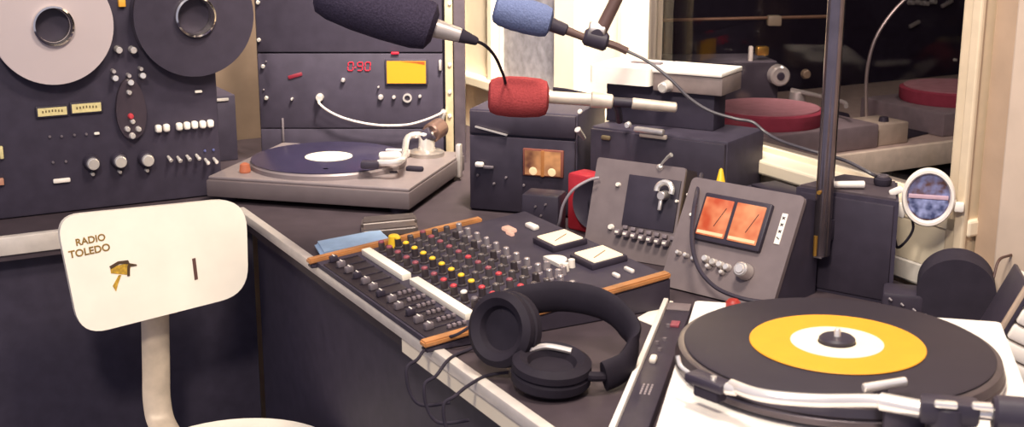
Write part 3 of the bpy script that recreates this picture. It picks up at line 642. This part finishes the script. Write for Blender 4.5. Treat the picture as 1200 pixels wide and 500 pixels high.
# ------------------------------------------------------------------ start-switch strip between desk and near turntable
sa, sc_ = atz(797, 357, .765), atz(742, 500, .765); dv = sc_-sa; ys = math.atan2(dv.y, dv.x)
s0 = Vector((sa.x, sa.y, DESK)); SS = thing('switch_strip', 'long narrow black switch strip with a white edge beside the white turntable', 'control strip', s0, ys); SM = MM(s0, ys)
LS = .56
G().span(0, LS, -.017, .017, 0, .016, .002).make('case', BLK2, SS)
def spt(u, v): q = SM.inverted() @ atz(u, v, DESK+.017); return q.x, q.y
G().span(-.006, LS, -.024, -.017, 0, .022, .0015).make('edge_rail', WHT, SS)
G().span(.0, .03, -.016, .016, .0155, .018, .001).make('end_plate', GREYP, SS)
x, y = spt(764, 422); G().box((x, -.006, .019), (.018, .009, .008), None, .003).make('rocker', WHP, SS)
x, y = spt(791, 380); G().box((x, .004, .0175), (.02, .012, .004), None, .001).make('rocker', PINKP, SS)
for u, v in ((783, 382), (779, 398), (773, 410), (770, 402)): x, y = spt(u, v); G().cyl((x, max(-.012, min(.012, y)), .016), (x, max(-.012, min(.012, y)), .020), .003, .0025, 10).make('button', GRYP, SS)
g = G(); x, y = spt(757, 455)
for i in range(3):
    for j in range(5): g.box((x-.014+j*.007, -.006+i*.005, .0164), (.004, .0022, .0008))
g.make('engraved_marks', mat('engraving', '#9a8e90', .6), SS, False)
# ------------------------------------------------------------------ headphones
HPM = mat('headphone_black', '#27222b', .7, spec=.15)
hp = thing('headphones', 'black studio headphones lying on the desk in front of the mixing desk', 'headphones', atz(660, 420, DESK))
o0 = Vector(hp.location)
def hq(u, v, z): return atz(u, v, z)-o0
band = [hq(585, 362, .815), hq(615, 352, .828), hq(660, 347, .838), hq(705, 356, .836), hq(733, 377, .822), hq(742, 402, .80), hq(732, 428, .78), hq(708, 441, .772)]
G().tube(band, .020, 12, 6, .38, up=(0, 0, 1)).make('headband', HPM, hp)
def cup(c, axis, r, nm):
    X = Matrix.Translation(c) @ Vector(axis).normalized().to_track_quat('Z', 'Y').to_matrix().to_4x4()
    q = G().lathe([(r*.3, 0), (r*.8, .002), (r, .010), (r, .020), (r*.85, .026)], X, 36).make(nm, HPM, hp)
    G().lathe([(r*.55, .026), (r*.62, .034), (r*.82, .040), (r*.99, .034), (r*1.0, .026), (r*.8, .022), (r*.55, .026)], X, 36, False).make('ear_cushion', HPM, q); return q
cL = hq(592, 388, .806); q1 = cup(cL+Vector((.012, .014, -.002)), (-.55, -.75, .25), .047, 'ear_cup')
cR = hq(645, 432, .776); q2 = cup(cR+Vector((0, 0, -.022)), (.05, -.12, 1), .048, 'ear_cup')
G().tube([band[-1], band[-1]+Vector((-.02, -.004, .003)), cR+Vector((.036, .004, .004))], .006, 10).make('yoke', HPM, hp)
G().tube([cR+Vector((-.03, .016, .016)), cR+Vector((-.005, .026, .019)), cR+Vector((.026, .018, .016))], .004, 8).make('yoke', ALU, hp)
G().tube([band[0], cL+Vector((.0, .01, .028)), cL+Vector((0, .008, .01))], .007, 10).make('yoke', HPM, hp)
c = hq(600, 434, .758); G().cyl(cR+Vector((-.040, -.004, -.008)), c, .0035, .003, 10).make('strain_relief', GRYP, hp)
def cab3(label, pts, r=.0022): return tag(G().tube(pts, r, 8, 8).make('headphone_cable', BLKM), label, 'cable')
e0 = [atz(596, 436, .757), atz(570, 440, .7535), atz(548, 452, .7535), atz(533, 464, .7545)]
def drop(u, v, du, dv): p = atz(u, v, .7545); q = p-E2*.012; return [q+Vector((0, 0, -.006)), q+Vector((0, 0, -.034))+E1*.006, q+E2*.012+Vector((0, 0, -.052))+E1*.016, q+E2*.045+Vector((0, 0, -.05))+E1*.03]
cab3('headphone cord running from the lying ear cup over the bright desk edge', e0+drop(531, 466, 0, 0))
cab3('black cord hanging over the desk edge, farthest from the lying ear cup', [atz(560, 376, .786), atz(535, 392, .772), atz(510, 398, .7535), atz(497, 410, .7535), atz(489, 421, .7545)]+drop(487, 424, 0, 0))
cab3('black cord crossing the desk edge between the other two cords', [atz(570, 402, .765), atz(548, 410, .7535), atz(527, 420, .7535), atz(511, 440, .7545)]+drop(508, 443, 0, 0))
# ------------------------------------------------------------------ black box with mic-stand pole, rod, plug
YX = -.645; X0 = Vector((.424, 1.899, DESK)); WX, HX = .150, .152
sbx = thing('monitor_box', 'plain black upright box with a flat top behind the yellow record', 'box', X0, YX); XM = MM(X0, YX)
G().prism([(-.006, 0), (WX, 0), (WX-.047, .115), (.02, .115)], 0, HX).make('case', BLK, sbx)
G().prism([(-.002, .004), (WX-.006, .004), (WX-.049, .111), (.021, .111)], HX-.001, HX+.003).make('lid', mat('dark_grey_lid', '#4c4249', .5), sbx)
G().span(0, WX-.006, -.003, .003, .005, HX-.006, .002).make('front_panel', BLK2, sbx)
q = face(XM, 962, 298, .022); qx = q[0]; base = XM @ Vector((qx, -.022, q[1]))
top = aty(985, 0, base.y); 
pole = thing('microphone_stand', 'upright black and silver pole clamped to the plain black box', 'stand', base, YX)
Hh = .62; lean = (top.x-base.x)/max(.05, top.z-base.z)
G().cyl((0, 0, 0), (lean*Hh*.15, 0, Hh), .0125, .0125, 28).make('pole', mat('dark_chrome', '#7c7278', .2, .9), pole)
G().cyl((-.004, -.0115, .0), (-.004, -.0128, .03), .003, .003, 8).make('end_clip', GOLD, pole)
G().span(-.014, .002, -.003, .019, -.006, .0, .001).make('clamp_foot', CHR, pole)
G().span(-.010, .010, .008, .020, .02, .05, .001).make('clamp', BLK2, pole)
G().cyl((-.002, -.0126, .095), (-.002, -.016, .095), .003, .003, 12).make('screw', GOLD, pole)
zt = DESK+HX+.003
r0 = XM @ Vector((.012, .06, HX+.009)); r1 = XM @ Vector((.09, .032, HX+.009))
rod = tag(G().cyl(atz(958, 216, zt+.007), atz(1013, 216, zt+.007), .0045, .0055, 14, .001).make('chrome_rod', WHT), 'short pale rod lying on the plain black box beside the pole', 'rod')
pg = thing('jack_plug', 'round black plug at the right end of the plain black box lid', 'plug', atz(1034, 217, zt))
G().lathe([(.011, 0), (.013, .004), (.013, .010), (.009, .013)], None, 24).make('plug_body', BLKM, pg); G().ring((0, 0, .0125), (0, 0, 1), .005, .0085, .003, 20).make('plug_ring', GRYP, pg)
# ------------------------------------------------------------------ round mirror, its reflection painted on, in front of the window corner
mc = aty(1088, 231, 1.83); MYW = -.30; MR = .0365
mr = thing('round_mirror', 'white-rimmed round mirror with painted blue and brown reflection at the window corner', 'mirror', mc, MYW)
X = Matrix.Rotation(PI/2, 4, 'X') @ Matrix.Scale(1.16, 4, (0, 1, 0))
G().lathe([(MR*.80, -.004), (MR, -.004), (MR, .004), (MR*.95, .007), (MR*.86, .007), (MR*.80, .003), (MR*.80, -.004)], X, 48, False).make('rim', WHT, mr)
pc = G().lathe([(.0005, -.002), (MR*.81, -.002), (MR*.81, .001), (.0005, .001)], X, 40).make('painted_reflection', REFL, mr)  # reflection painted on the disc, not traced
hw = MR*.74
G().box((0, -.0018, .001), (hw*2, .0016, .006), None, .0005).make('reflection_band', mat('pink_band', '#c8a8b8', .6), pc)
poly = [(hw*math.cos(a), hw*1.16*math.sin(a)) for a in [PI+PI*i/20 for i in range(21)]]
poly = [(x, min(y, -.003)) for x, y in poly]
G().prism(poly, .0012, .0022, FRONT).make('reflection_lower', REFLB, pc, False)
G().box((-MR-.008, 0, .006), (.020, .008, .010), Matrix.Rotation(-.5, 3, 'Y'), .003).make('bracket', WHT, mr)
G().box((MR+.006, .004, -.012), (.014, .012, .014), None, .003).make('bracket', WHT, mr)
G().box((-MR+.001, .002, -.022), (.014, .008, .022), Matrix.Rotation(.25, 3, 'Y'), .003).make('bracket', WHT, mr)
wp_ = mr.matrix_basis.inverted() if False else MM(mc, MYW).inverted()
foot = wp_ @ sb(.59, -.03, mc.z-.012)
G().tube([(MR+.008, .004, -.012), foot], .004, 8, 1).make('wall_arm', WHT, mr)
tag(G().tube([aty(1068, 252, 1.84), aty(1070, 268, 1.845), aty(1062, 282, 1.85), aty(1052, 290, 1.86), XM @ Vector((WX-.016, .04, .085))], .002, 8).make('cable', BLKM), 'short black lead hanging below the round mirror', 'cable')
# ------------------------------------------------------------------ black round-topped lamp behind near turntable
dm = Vector((.575, 1.70, DESK))
dome = thing('round_topped_box', 'black round-topped box standing behind the right end of the white turntable', 'box', dm, -.30); DMM = MM(dm, -.30)
xl_, xr_ = face(DMM, 1074, 345)[0], face(DMM, 1168, 345)[0]; zt_ = face(DMM, 1120, 304)[1]; xm = (xl_+xr_)/2; hw = (xr_-xl_)/2
poly = [(xm-hw, 0), (xm+hw, 0)]+[(xm+hw*math.cos(a), zt_-hw*.92+hw*.92*math.sin(a)) for a in [PI*i/24 for i in range(25)]]
g = G().prism(poly, -.06, 0.0, FRONT); bmesh.ops.bevel(g.b, geom=[e for e in g.b.edges if len(e.link_faces) == 2 and e.calc_face_angle(0) > 1.2], offset=.006, segments=3, affect='EDGES'); g.make('housing', BLKM, dome)
G().span(xm-hw-.045, xm-hw+.01, -.002, .05, 0, .048, .006).make('side_block', BLK2, dome)
for k in range(4): G().cyl((xm-hw-.035+.016*k, -.0025, .040-.006*k), (xm-hw-.031+.016*k, -.006, .038-.006*k), .002, .0015, 10).make('screw', GRYP, dome)
tag(G().tube([DMM @ Vector((xr_-.004, .03, zt_-.03)), aty(1170, 306, 1.72), aty(1180, 300, 1.74), aty(1205, 296, 1.78), sb(.74, -.048, .84)], .002, 8).make('cable', mat('brown_cable', '#4a302c', .5)), 'thin brown cable running from the round-topped box to the right wall', 'cable')
# ------------------------------------------------------------------ cartridge holder at right edge
ch = thing('cartridge_rack', 'slanted black holder of white tape cartridges at the right wall', 'rack', Vector((.573, 1.553, DESK)), -.2)
Lc = Matrix.Rotation(.42, 4, 'Y') @ Matrix.Rotation(-.0, 4, 'X')
G(Lc).span(-.009, -.004, -.06, .05, .010, .135, .001).make('side_board', BLK2, ch); G(Lc).span(-.014, -.009, -.06, -.05, .0, .135, .001).make('side_rail', mat('tan_rail', '#b09a88', .5), ch)
G().span(-.02, .10, -.06, .05, 0, .012, .002).make('base', BLK2, ch)
cb_ = ch
for k in range(5):
    ct = tag(G(MM(ch.location, -.2) @ Lc).span(-.003, .085, -.065, .045, .030+.021*k, .048+.021*k, .003).make('tape_cartridge', WHT), ('white tape cartridge, %s in the slanted black holder' % ('lowest', 'second from the bottom', 'middle one', 'second from the top', 'topmost')[k]), 'cartridge', 'white cartridges in the slanted holder')
# ------------------------------------------------------------------ chair
CH0 = Vector((-.712, 2.034, 0)); CY = .513; lean = .122
chair = thing('studio_chair', 'ivory plastic chair with worn lettering on its slanted backrest', 'chair', Vector((-.50, 1.80, 0)), CY)
CM_ = MM((-.50, 1.80, 0), CY); Ci = CM_.inverted()
bk = Ci @ MM(Vector((CH0.x, CH0.y, .63)), CY) @ Matrix.Rotation(-lean, 4, 'X')
BKW = CM_ @ bk
def bkp(u, v, off=.006): return face(BKW, u, v, off)
corners = [bkp(65, 253), bkp(288, 231), bkp(291, 344), bkp(94, 394)]
def round_poly(cs, rs, n=8):
    o = []; m = len(cs)
    for i in range(m):
        p = Vector(cs[i]); a = (Vector(cs[i-1])-p); b = (Vector(cs[(i+1) % m])-p); r = rs[i]
        p0 = p+a.normalized()*r; p1 = p+b.normalized()*r
        for k in range(n+1): t = k/n; o.append(tuple(p0*(1-t)**2+p*2*t*(1-t)+p1*t*t))
    return o
poly = round_poly(corners, [.04, .055, .05, .045])
g = G(bk); g.prism(poly, -.008, .008, FRONT)
es = [e for e in g.b.edges if len(e.link_faces) == 2 and e.calc_face_angle(0) > 1.2]
bmesh.ops.bevel(g.b, geom=es, offset=.005, segments=3, affect='EDGES')
bkp_ = g.make('backrest', IVO, chair)
def mark(nm, pxs, m, off=.0085, h=.0012): return G(bk).prism([bkp(u, v, .008) for u, v in pxs], off-.001, off+h-.001, FRONT).make(nm, m, bkp_, False)
for s, u, v, sz in (('RADIO', 106, 281, .0155), ('TOLEDO', 105, 294, .0165)):
    x, z = bkp(u, v, .008); text('lettering', s, sz, bk @ Matrix.Translation((x, -.0085, z)) @ Matrix.Rotation(.07, 4, 'Y').inverted() @ Matrix.Rotation(PI/2, 4, 'X'), IVOD, bkp_)
OCH = mat('ochre_worn_patch', '#b8902c', .6, noise=.4, scale=200); DKP = mat('dark_chip', '#4a3420', .6)
mark('worn_patch', [(129, 313), (150, 308), (153, 312), (151, 322), (130, 320)], OCH)
mark('chip', [(128, 312), (138, 306), (150, 304.5), (152, 309), (140, 309), (130, 315)], DKP, .0092)
mark('chip', [(151, 308), (160, 309.5), (160, 311), (152, 312), (152, 323), (149, 323), (149, 312)], DKP, .0095)
mark('worn_patch', [(139, 322), (142, 322), (138, 333), (136, 341), (132, 335)], OCH, .009)
mark('slot', [(225, 303), (229, 302), (232, 327), (228, 328)], mat('slot_rust', '#5a3a34', .7))
def cw(u, v, y): return Ci @ aty(u, v, y)
pt = [cw(181, 330, 2.16), cw(182, 380, 2.155), cw(183, 430, 2.15), cw(184, 470, 2.14), cw(191, 498, 2.12), cw(212, 520, 2.06), cw(250, 532, 1.98)]
STL = mat('painted_post', '#c8b6a2', .45, .1)
G().box((bk @ Vector((.15, .02, .03)))[:], (.05, .045, .05), None, .004).make('back_bracket', STL, chair)
G().tube(pt, .024, 12, 8, .3, up=(1, 0, 0)).make('back_post', STL, chair)
# seat: a rounded shell
st = cw(300, 500, 2.0)
zs = atz(300, 494, .455); sc0 = Ci @ Vector((zs.x-.0, zs.y-.165, .44))
prof = [(.004, 0), (.10, .0), (.155, .006), (.168, .016), (.165, .022), (.15, .018), (.09, .012), (.004, .012)]
seat = G(Matrix.Translation(sc0)).lathe(prof, None, 48).make('seat', IVO, chair)
G().cyl((sc0.x, sc0.y, sc0.z-.06), (sc0.x, sc0.y, sc0.z+.002), .05, .06, 24).make('seat_boss', BLK2, chair)
G().tube([pt[-1], Vector((sc0.x, sc0.y, sc0.z-.04))], .012, 8, 1).make('seat_bracket', STL, chair)
G().cyl((sc0.x, sc0.y, .10), (sc0.x, sc0.y, sc0.z-.04), .022, .020, 20).make('column', CHR, chair)
for k in range(5):
    a = 2*PI*k/5+.3; ex, ey = sc0.x+.25*math.cos(a), sc0.y+.25*math.sin(a)
    G().tube([(sc0.x, sc0.y, .11), (ex, ey, .06)], .014, 8, 1).make('leg', STL, chair)
    G().cyl((ex, ey-.01, .026), (ex, ey+.01, .026), .026, .026, 18, .003).make('caster', BLKM, chair)
# ------------------------------------------------------------------ microphones
def foam(p0, p1, r, m, nm, parent, fl=.25):
    p0, p1 = Vector(p0), Vector(p1); d = p1-p0; L = d.length; X = Matrix.Translation(p0) @ d.to_track_quat('Z', 'Y').to_matrix().to_4x4()
    pr = [(r*.02, 0), (r*.55, L*.005), (r*.80, L*.04), (r*.93, L*.14), (r, L*.35), (r*1.0, L*.6), (r*.94, L*.85), (r*.82, L*.96), (r*.5, L), (r*.02, L)]
    return G().lathe(pr, X, 40).make(nm, m, parent)
# red, on a dark boom lying over the cartridge player
yr = 2.16
rm = thing('microphone', 'silver microphone with a red foam cover, pointing left', 'microphone', aty(610, 113, yr)); ro = Vector(rm.location)
def rq(u, v, y=yr): return aty(u, v, y)-ro
foam(rq(572, 112), rq(643, 115), .0335, FOAMR, 'foam_cover', rm)
G().cyl(rq(638, 113), rq(700, 117), .011, .011, 20, .002).make('body', mat('satin_silver', '#d8cabc', .4, .4), rm)
G().cyl(rq(692, 116.5), rq(718, 119), .0135, .012, 20, .002).make('collar', mat('satin_silver', '#d8cabc'), rm)
G().cyl(rq(716, 119), rq(742, 121), .008, .008, 14).make('boom', BLK2, rm)
G().cyl(rq(740, 121), rq(793, 126), .0095, .0085, 18, .002).make('boom_sleeve', mat('satin_silver', '#d8cabc'), rm)
G().tube([rq(720, 119), rq(724, 128, yr+.01), rq(726, 142, yr+.03)], .006, 8).make('support', BLK2, rm)
G().tube([rq(648, 104), rq(665, 106), rq(690, 111)], .003, 8).make('switch_wire', BLKM, rm)
# blue, on a jointed arm
yb = 2.1
bm_ = thing('microphone', 'dark microphone with a blue foam cover on a jointed boom arm', 'microphone', aty(610, 18, yb)); bo = Vector(bm_.location)
def bq(u, v, y=yb): return aty(u, v, y)-bo
foam(bq(579, 9), bq(646, 27), .0275, FOAMU, 'foam_cover', bm_)
G().cyl(bq(642, 27), bq(664, 36), .0115, .010, 18, .002).make('body', BLK2, bm_)
G().cyl(bq(660, 34), bq(690, 46), .007, .006, 14).make('boom_tip', mat('brown_boom', '#5a4440', .4), bm_)
j = bq(699, 46)
G().cyl(bq(684, 42), bq(712, 50), .014, .015, 18, .004).make('joint', BLK2, bm_)
G().cyl(j+Vector((0, -.012, .008)), j+Vector((0, .02, .008)), .011, .011, 18, .002).make('joint_knob', BLK2, bm_)
G().cyl(j, bq(728, -12), .0105, .0095, 16).make('boom_arm', mat('brown_boom', '#5a4440'), bm_)
G().cyl(bq(690, 33), bq(709, 36), .012, .012, 14, .002).make('joint_clip', ALU, bm_)
G().cyl(bq(728, -12), bq(800, -160), .0095, .0085, 16).make('boom_arm', mat('brown_boom', '#5a4440'), bm_)
G().tube([bq(710, 50), bq(722, 54), bq(735, 60)], .006, 8).make('cable_plug', mat('brown_boom', '#5a4440'), bm_)
tag(G().tube([aty(733, 59, 2.1), aty(752, 68, 2.09), aty(768, 78, 2.08), aty(788, 95, 2.07), aty(808, 115, 2.06), aty(832, 130, 2.05), aty(862, 139, 2.04), aty(882, 143, 2.03), aty(897, 155, 2.02), aty(915, 165, 2.0), aty(945, 175, 1.96), aty(990, 188, 1.93), aty(1020, 203, 1.90), Vector(pg.location)+Vector((-.008, .006, .012))], .0026, 8).make('cable', mat('slate_cable', '#4a454c', .35)), 'long dark cable trailing from the blue microphone past the pole', 'cable')
# black, hanging at the top
yk = 1.9
km = thing('microphone', 'dark microphone with a large black foam cover at the upper edge', 'microphone', aty(450, 10, yk)); ko = Vector(km.location)
def kq(u, v, y=yk): return aty(u, v, y)-ko
foam(kq(372, -14), kq(510, 33), .041, FOAMB, 'foam_cover', km)
G().cyl(kq(503, 31), kq(541, 42), .0145, .0105, 20, .002).make('body', mat('satin_dark_body', '#ada3a0', .35, .5), km)
G().cyl(kq(538, 41), kq(560, 49), .0105, .006, 16, .002).make('tail', BLKM, km)
G().tube([kq(385, -10), kq(380, -40), kq(360, -160)], .007, 10).make('hanger', BLK2, km)
tag(G().tube([aty(558, 48, 1.9), aty(568, 53, 1.93), aty(578, 63, 1.98), aty(585, 76, 2.04), aty(591, 92, 2.10), aty(594, 108, 2.25)], .0025, 8).make('cable', BLKM), 'short black cable dropping from the black microphone behind the red one', 'cable')
# ------------------------------------------------------------------ white two-part telephone unit above the amplifier
YT = -.52
p0 = aty(690, 96, 2.31); zb_ = p0.z
tu = thing('intercom_box', 'white and grey two-part box lying in front of the window', 'box', Vector((p0.x, p0.y, zb_)), YT); TM = MM(Vector((p0.x, p0.y, zb_)), YT)
xe = face(TM, 760, 103)[0]; zt1 = face(TM, 690, 76)[1]; xe2 = face(TM, 843, 112)[0]
G().prism(rrect(xe, .115, .008, 5, xe/2, .058), 0, zt1).make('white_case', WHT, tu)
G().span(xe*.45, xe*.95, .06, .075, zt1-.001, zt1+.003, .001).make('top_slot', GRYP, tu)
G().span(xe+.002, xe2, .012, .105, -.008, zt1-.006, .003).make('grey_case', mat('taupe_case', '#7c6e6c', .55), tu)
G().span(xe+.002, xe2, .008, .108, zt1-.006, zt1+.002, .002).make('lid', WHT, tu)
x, z = face(TM, 779, 102); G().cyl((x, .012, z), (x, -.012, z), .011, .009, 22, .002).make('chrome_knob', CHR, tu)
G().span(.02, xe2-.02, .03, .085, DESK+AMPZ-zb_, -.0, .002).make('stand', BLK, tu)
# ------------------------------------------------------------------ control room beyond the glass
cz = .75; ctm = MM(sb(-.25, .10, 0), YAW1)
ct = thing('counter', 'pale-edged counter with two red turntables beyond the window', 'counter', sb(-.25, .10, 0), YAW1)
G().span(-.75, 0, .0, 2.2, cz-.04, cz, .003).make('worktop', mat('beige_counter', '#b09c92', .5), ct)
G().span(-.004, .012, .0, 2.2, cz-.05, cz+.002, .002).make('edge_trim', mat('pale_counter_trim', '#e6d6c2', .5), ct)
G().span(-.03, -.01, .0, 2.2, 0, cz-.04).make('front_panel', BLK, ct, False)
def rtt(s, b, label, rec_label):
    o = thing('turntable', label, 'turntable', sb(s, b, cz), YAW1+PI/2, 'red turntables beyond the glass')
    G().span(-.19, .19, -.13, .15, .0, .055, .005).make('plinth', mat('far_plinth', '#8a7c80', .5), o)
    G().lathe([(.003, .055), (.125, .055), (.128, .060), (.128, .085), (.120, .088), (.003, .088)], Matrix.Translation((-.02, .01, 0)), 48).make('platter', REDPLAT, o)
    G().lathe([(.003, .088), (.118, .088), (.118, .0905), (.003, .0905)], Matrix.Translation((-.02, .01, 0)), 48).make('platter_mat', mat('pale_rose_mat', '#b88088', .7), o)
    G().cyl((.145, .10, .05), (.145, .10, .10), .022, .018, 20, .002).make('arm_pivot', ALU, o)
    G().tube([(.145, .12, .10), (.145, .10, .10), (.135, -.06, .10), (.115, -.10, .096)], .005, 8).make('tonearm', ALU, o); return o
rtt(-.40, .46, 'red-platter turntable beyond the glass, left of the pole', 0)
rtt(-.42, 1.06, 'red-platter turntable beyond the glass, at the right end of the window', 0)
gl = sb(-.33, .80, cz)
gp = aty(1017, 138, gl.y); gn = thing('gooseneck_lamp', 'thin curved gooseneck rising beyond the glass right of the pole', 'lamp', Vector((gp.x, gl.y, cz)))
go = Vector(gn.location); 
G().lathe([(.022, 0), (.020, .006), (.008, .012)], None, 20).make('base', ALU, gn)
G().tube([(0, 0, .008)]+[aty(u, v, go.y)-go for u, v in ((1015, 120), (1016, 85), (1024, 50), (1040, 22), (1062, -2), (1090, -22))], .0042, 8).make('gooseneck', mat('gooseneck_metal', '#a89a94', .35, .6), gn)
e = aty(1090, -22, go.y)-go; G().cyl(e, e+Vector((.03, 0, -.02)), .012, .028, 18).make('lamp_head', BLK2, gn)
mt = flat('desk_mat', 'black mat on the pale counter beyond the glass, below the right red turntable', 'mat', [atz(u, v, cz+.003) for u, v in ((996, 153), (1052, 164), (1120, 148), (1062, 139))], cz, .003, BLKM, .001)
# mixer box beside the gooseneck, equipment cabinet at the back
bxo = thing('small_mixer', 'small beige box beyond the glass between the pole and gooseneck', 'box', sb(-.33, .71, cz), YAW1)
G().span(-.05, .05, -.05, .04, 0, .05, .004).make('case', mat('beige_case', '#b8a898', .5), bxo); G().cyl((.02, -.01, .05), (.02, -.01, .06), .012, .010, 16).make('knob', BLK2, bxo)
fy = 3.35
fcab = thing('equipment_cabinet', 'dark equipment cabinet with bright knobs far beyond the glass', 'cabinet', sb(-1.15, 1.15, 0), YAW1+PI/2); FM = MM(sb(-1.15, 1.15, 0), YAW1+PI/2)
G().span(-1.0, 1.1, .0, .3, 0, 1.55, .005).make('body', DARKR, fcab, False)
for u, v in ((1068, 3), (1077, 3), (1085, 4), (1094, 2)): x, z = face(FM, u, v, .01); G().cyl((x, 0, z), (x, -.02, z), .009, .007, 12).make('knob', CHR, fcab)
for u, v, w in ((1108, 4, .05), (1070, 28, .045)): x, z = face(FM, u, v); G().box((x, -.006, z), (w, .012, .012), Matrix.Rotation(-.35, 3, 'Y'), .004).make('handle', ALU, fcab)
x, z = face(FM, 1118, 70); G().cyl((x, 0, z), (x, -.01, z), .005, .004, 10).make('lamp', WHP, fcab)
for v in (22, 32, 42, 52): x, z = face(FM, 751, v); G().box((x, -.006, z), (.018, .01, .018), None, .004).make('indicator', mat('dull_orange_lamp', '#b07868', .5, emit=.1), fcab)
lampd = sb(-.7, .75, 0)
la = thing('desk_lamp', 'brass arm lamp with a beige head beyond the glass, left of the pole', 'lamp', Vector((aty(978, 60, 3.3).x, 3.3, cz))); lo = Vector(la.location)
def lq(u, v): return aty(u, v, 3.3)-lo
G().lathe([(.05, 0), (.045, .012), (.01, .02)], None, 24).make('base', BLK2, la)
G().cyl((0, 0, .01), lq(978, 24), .006, .006, 10).make('upright', BLK2, la)
G().cyl(lq(762, 24), lq(979, 19), .004, .004, 10).make('arm', mat('dull_brass', '#8c6a54', .5, .3), la)
G().box(lq(907, 24), (.034, .03, .025), None, .004).make('head', mat('beige_head', '#a89882', .5), la)
tr = thing('tape_spooler', 'dark box with a chrome roller and white lever beyond the glass', 'machine', sb(-.62, .45, cz), YAW1+1.2); 
TRM = MM(sb(-.62, .45, cz), YAW1+1.2)
G().span(-.16, .16, 0, .16, 0, .16, .006).make('case', mat('slate_case', '#3c3640', .5), tr)
G().span(-.155, .155, .005, .155, .159, .163, .002).make('lid', mat('slate_lid', '#6c6670', .4), tr)
x, z = face(TRM, 912, 88, .01); rl = G().cyl((x, 0, z), (x, -.03, z), .026, .024, 28, .004).make('roller', CHR, tr); G().cyl((x, -.03, z), (x, -.034, z), .010, .008, 16).make('roller_cap', BLK2, rl)
x, z = face(TRM, 884, 66, .01); G().box((x, .02, max(z, .16)), (.010, .012, .042), None, .003).make('lever', WHP, tr)
x, z = face(TRM, 899, 62, .01); G().box((x, .03, max(z, .165)), (.03, .02, .022), None, .004).make('brass_block', GOLD, tr)
x, z = face(TRM, 945, 87, .01); G().cyl((x, 0, z), (x, -.016, z), .012, .010, 16, .002).make('knob', mat('bronze_knob', '#94806c', .4, .4), tr)
area('control_room_fill', sb(-.2, 1.1, 2.2), sb(-.35, .8, .8), .35, 3.5, (1, .88, .76))  # unseen light added to lift the dim room beyond the glass
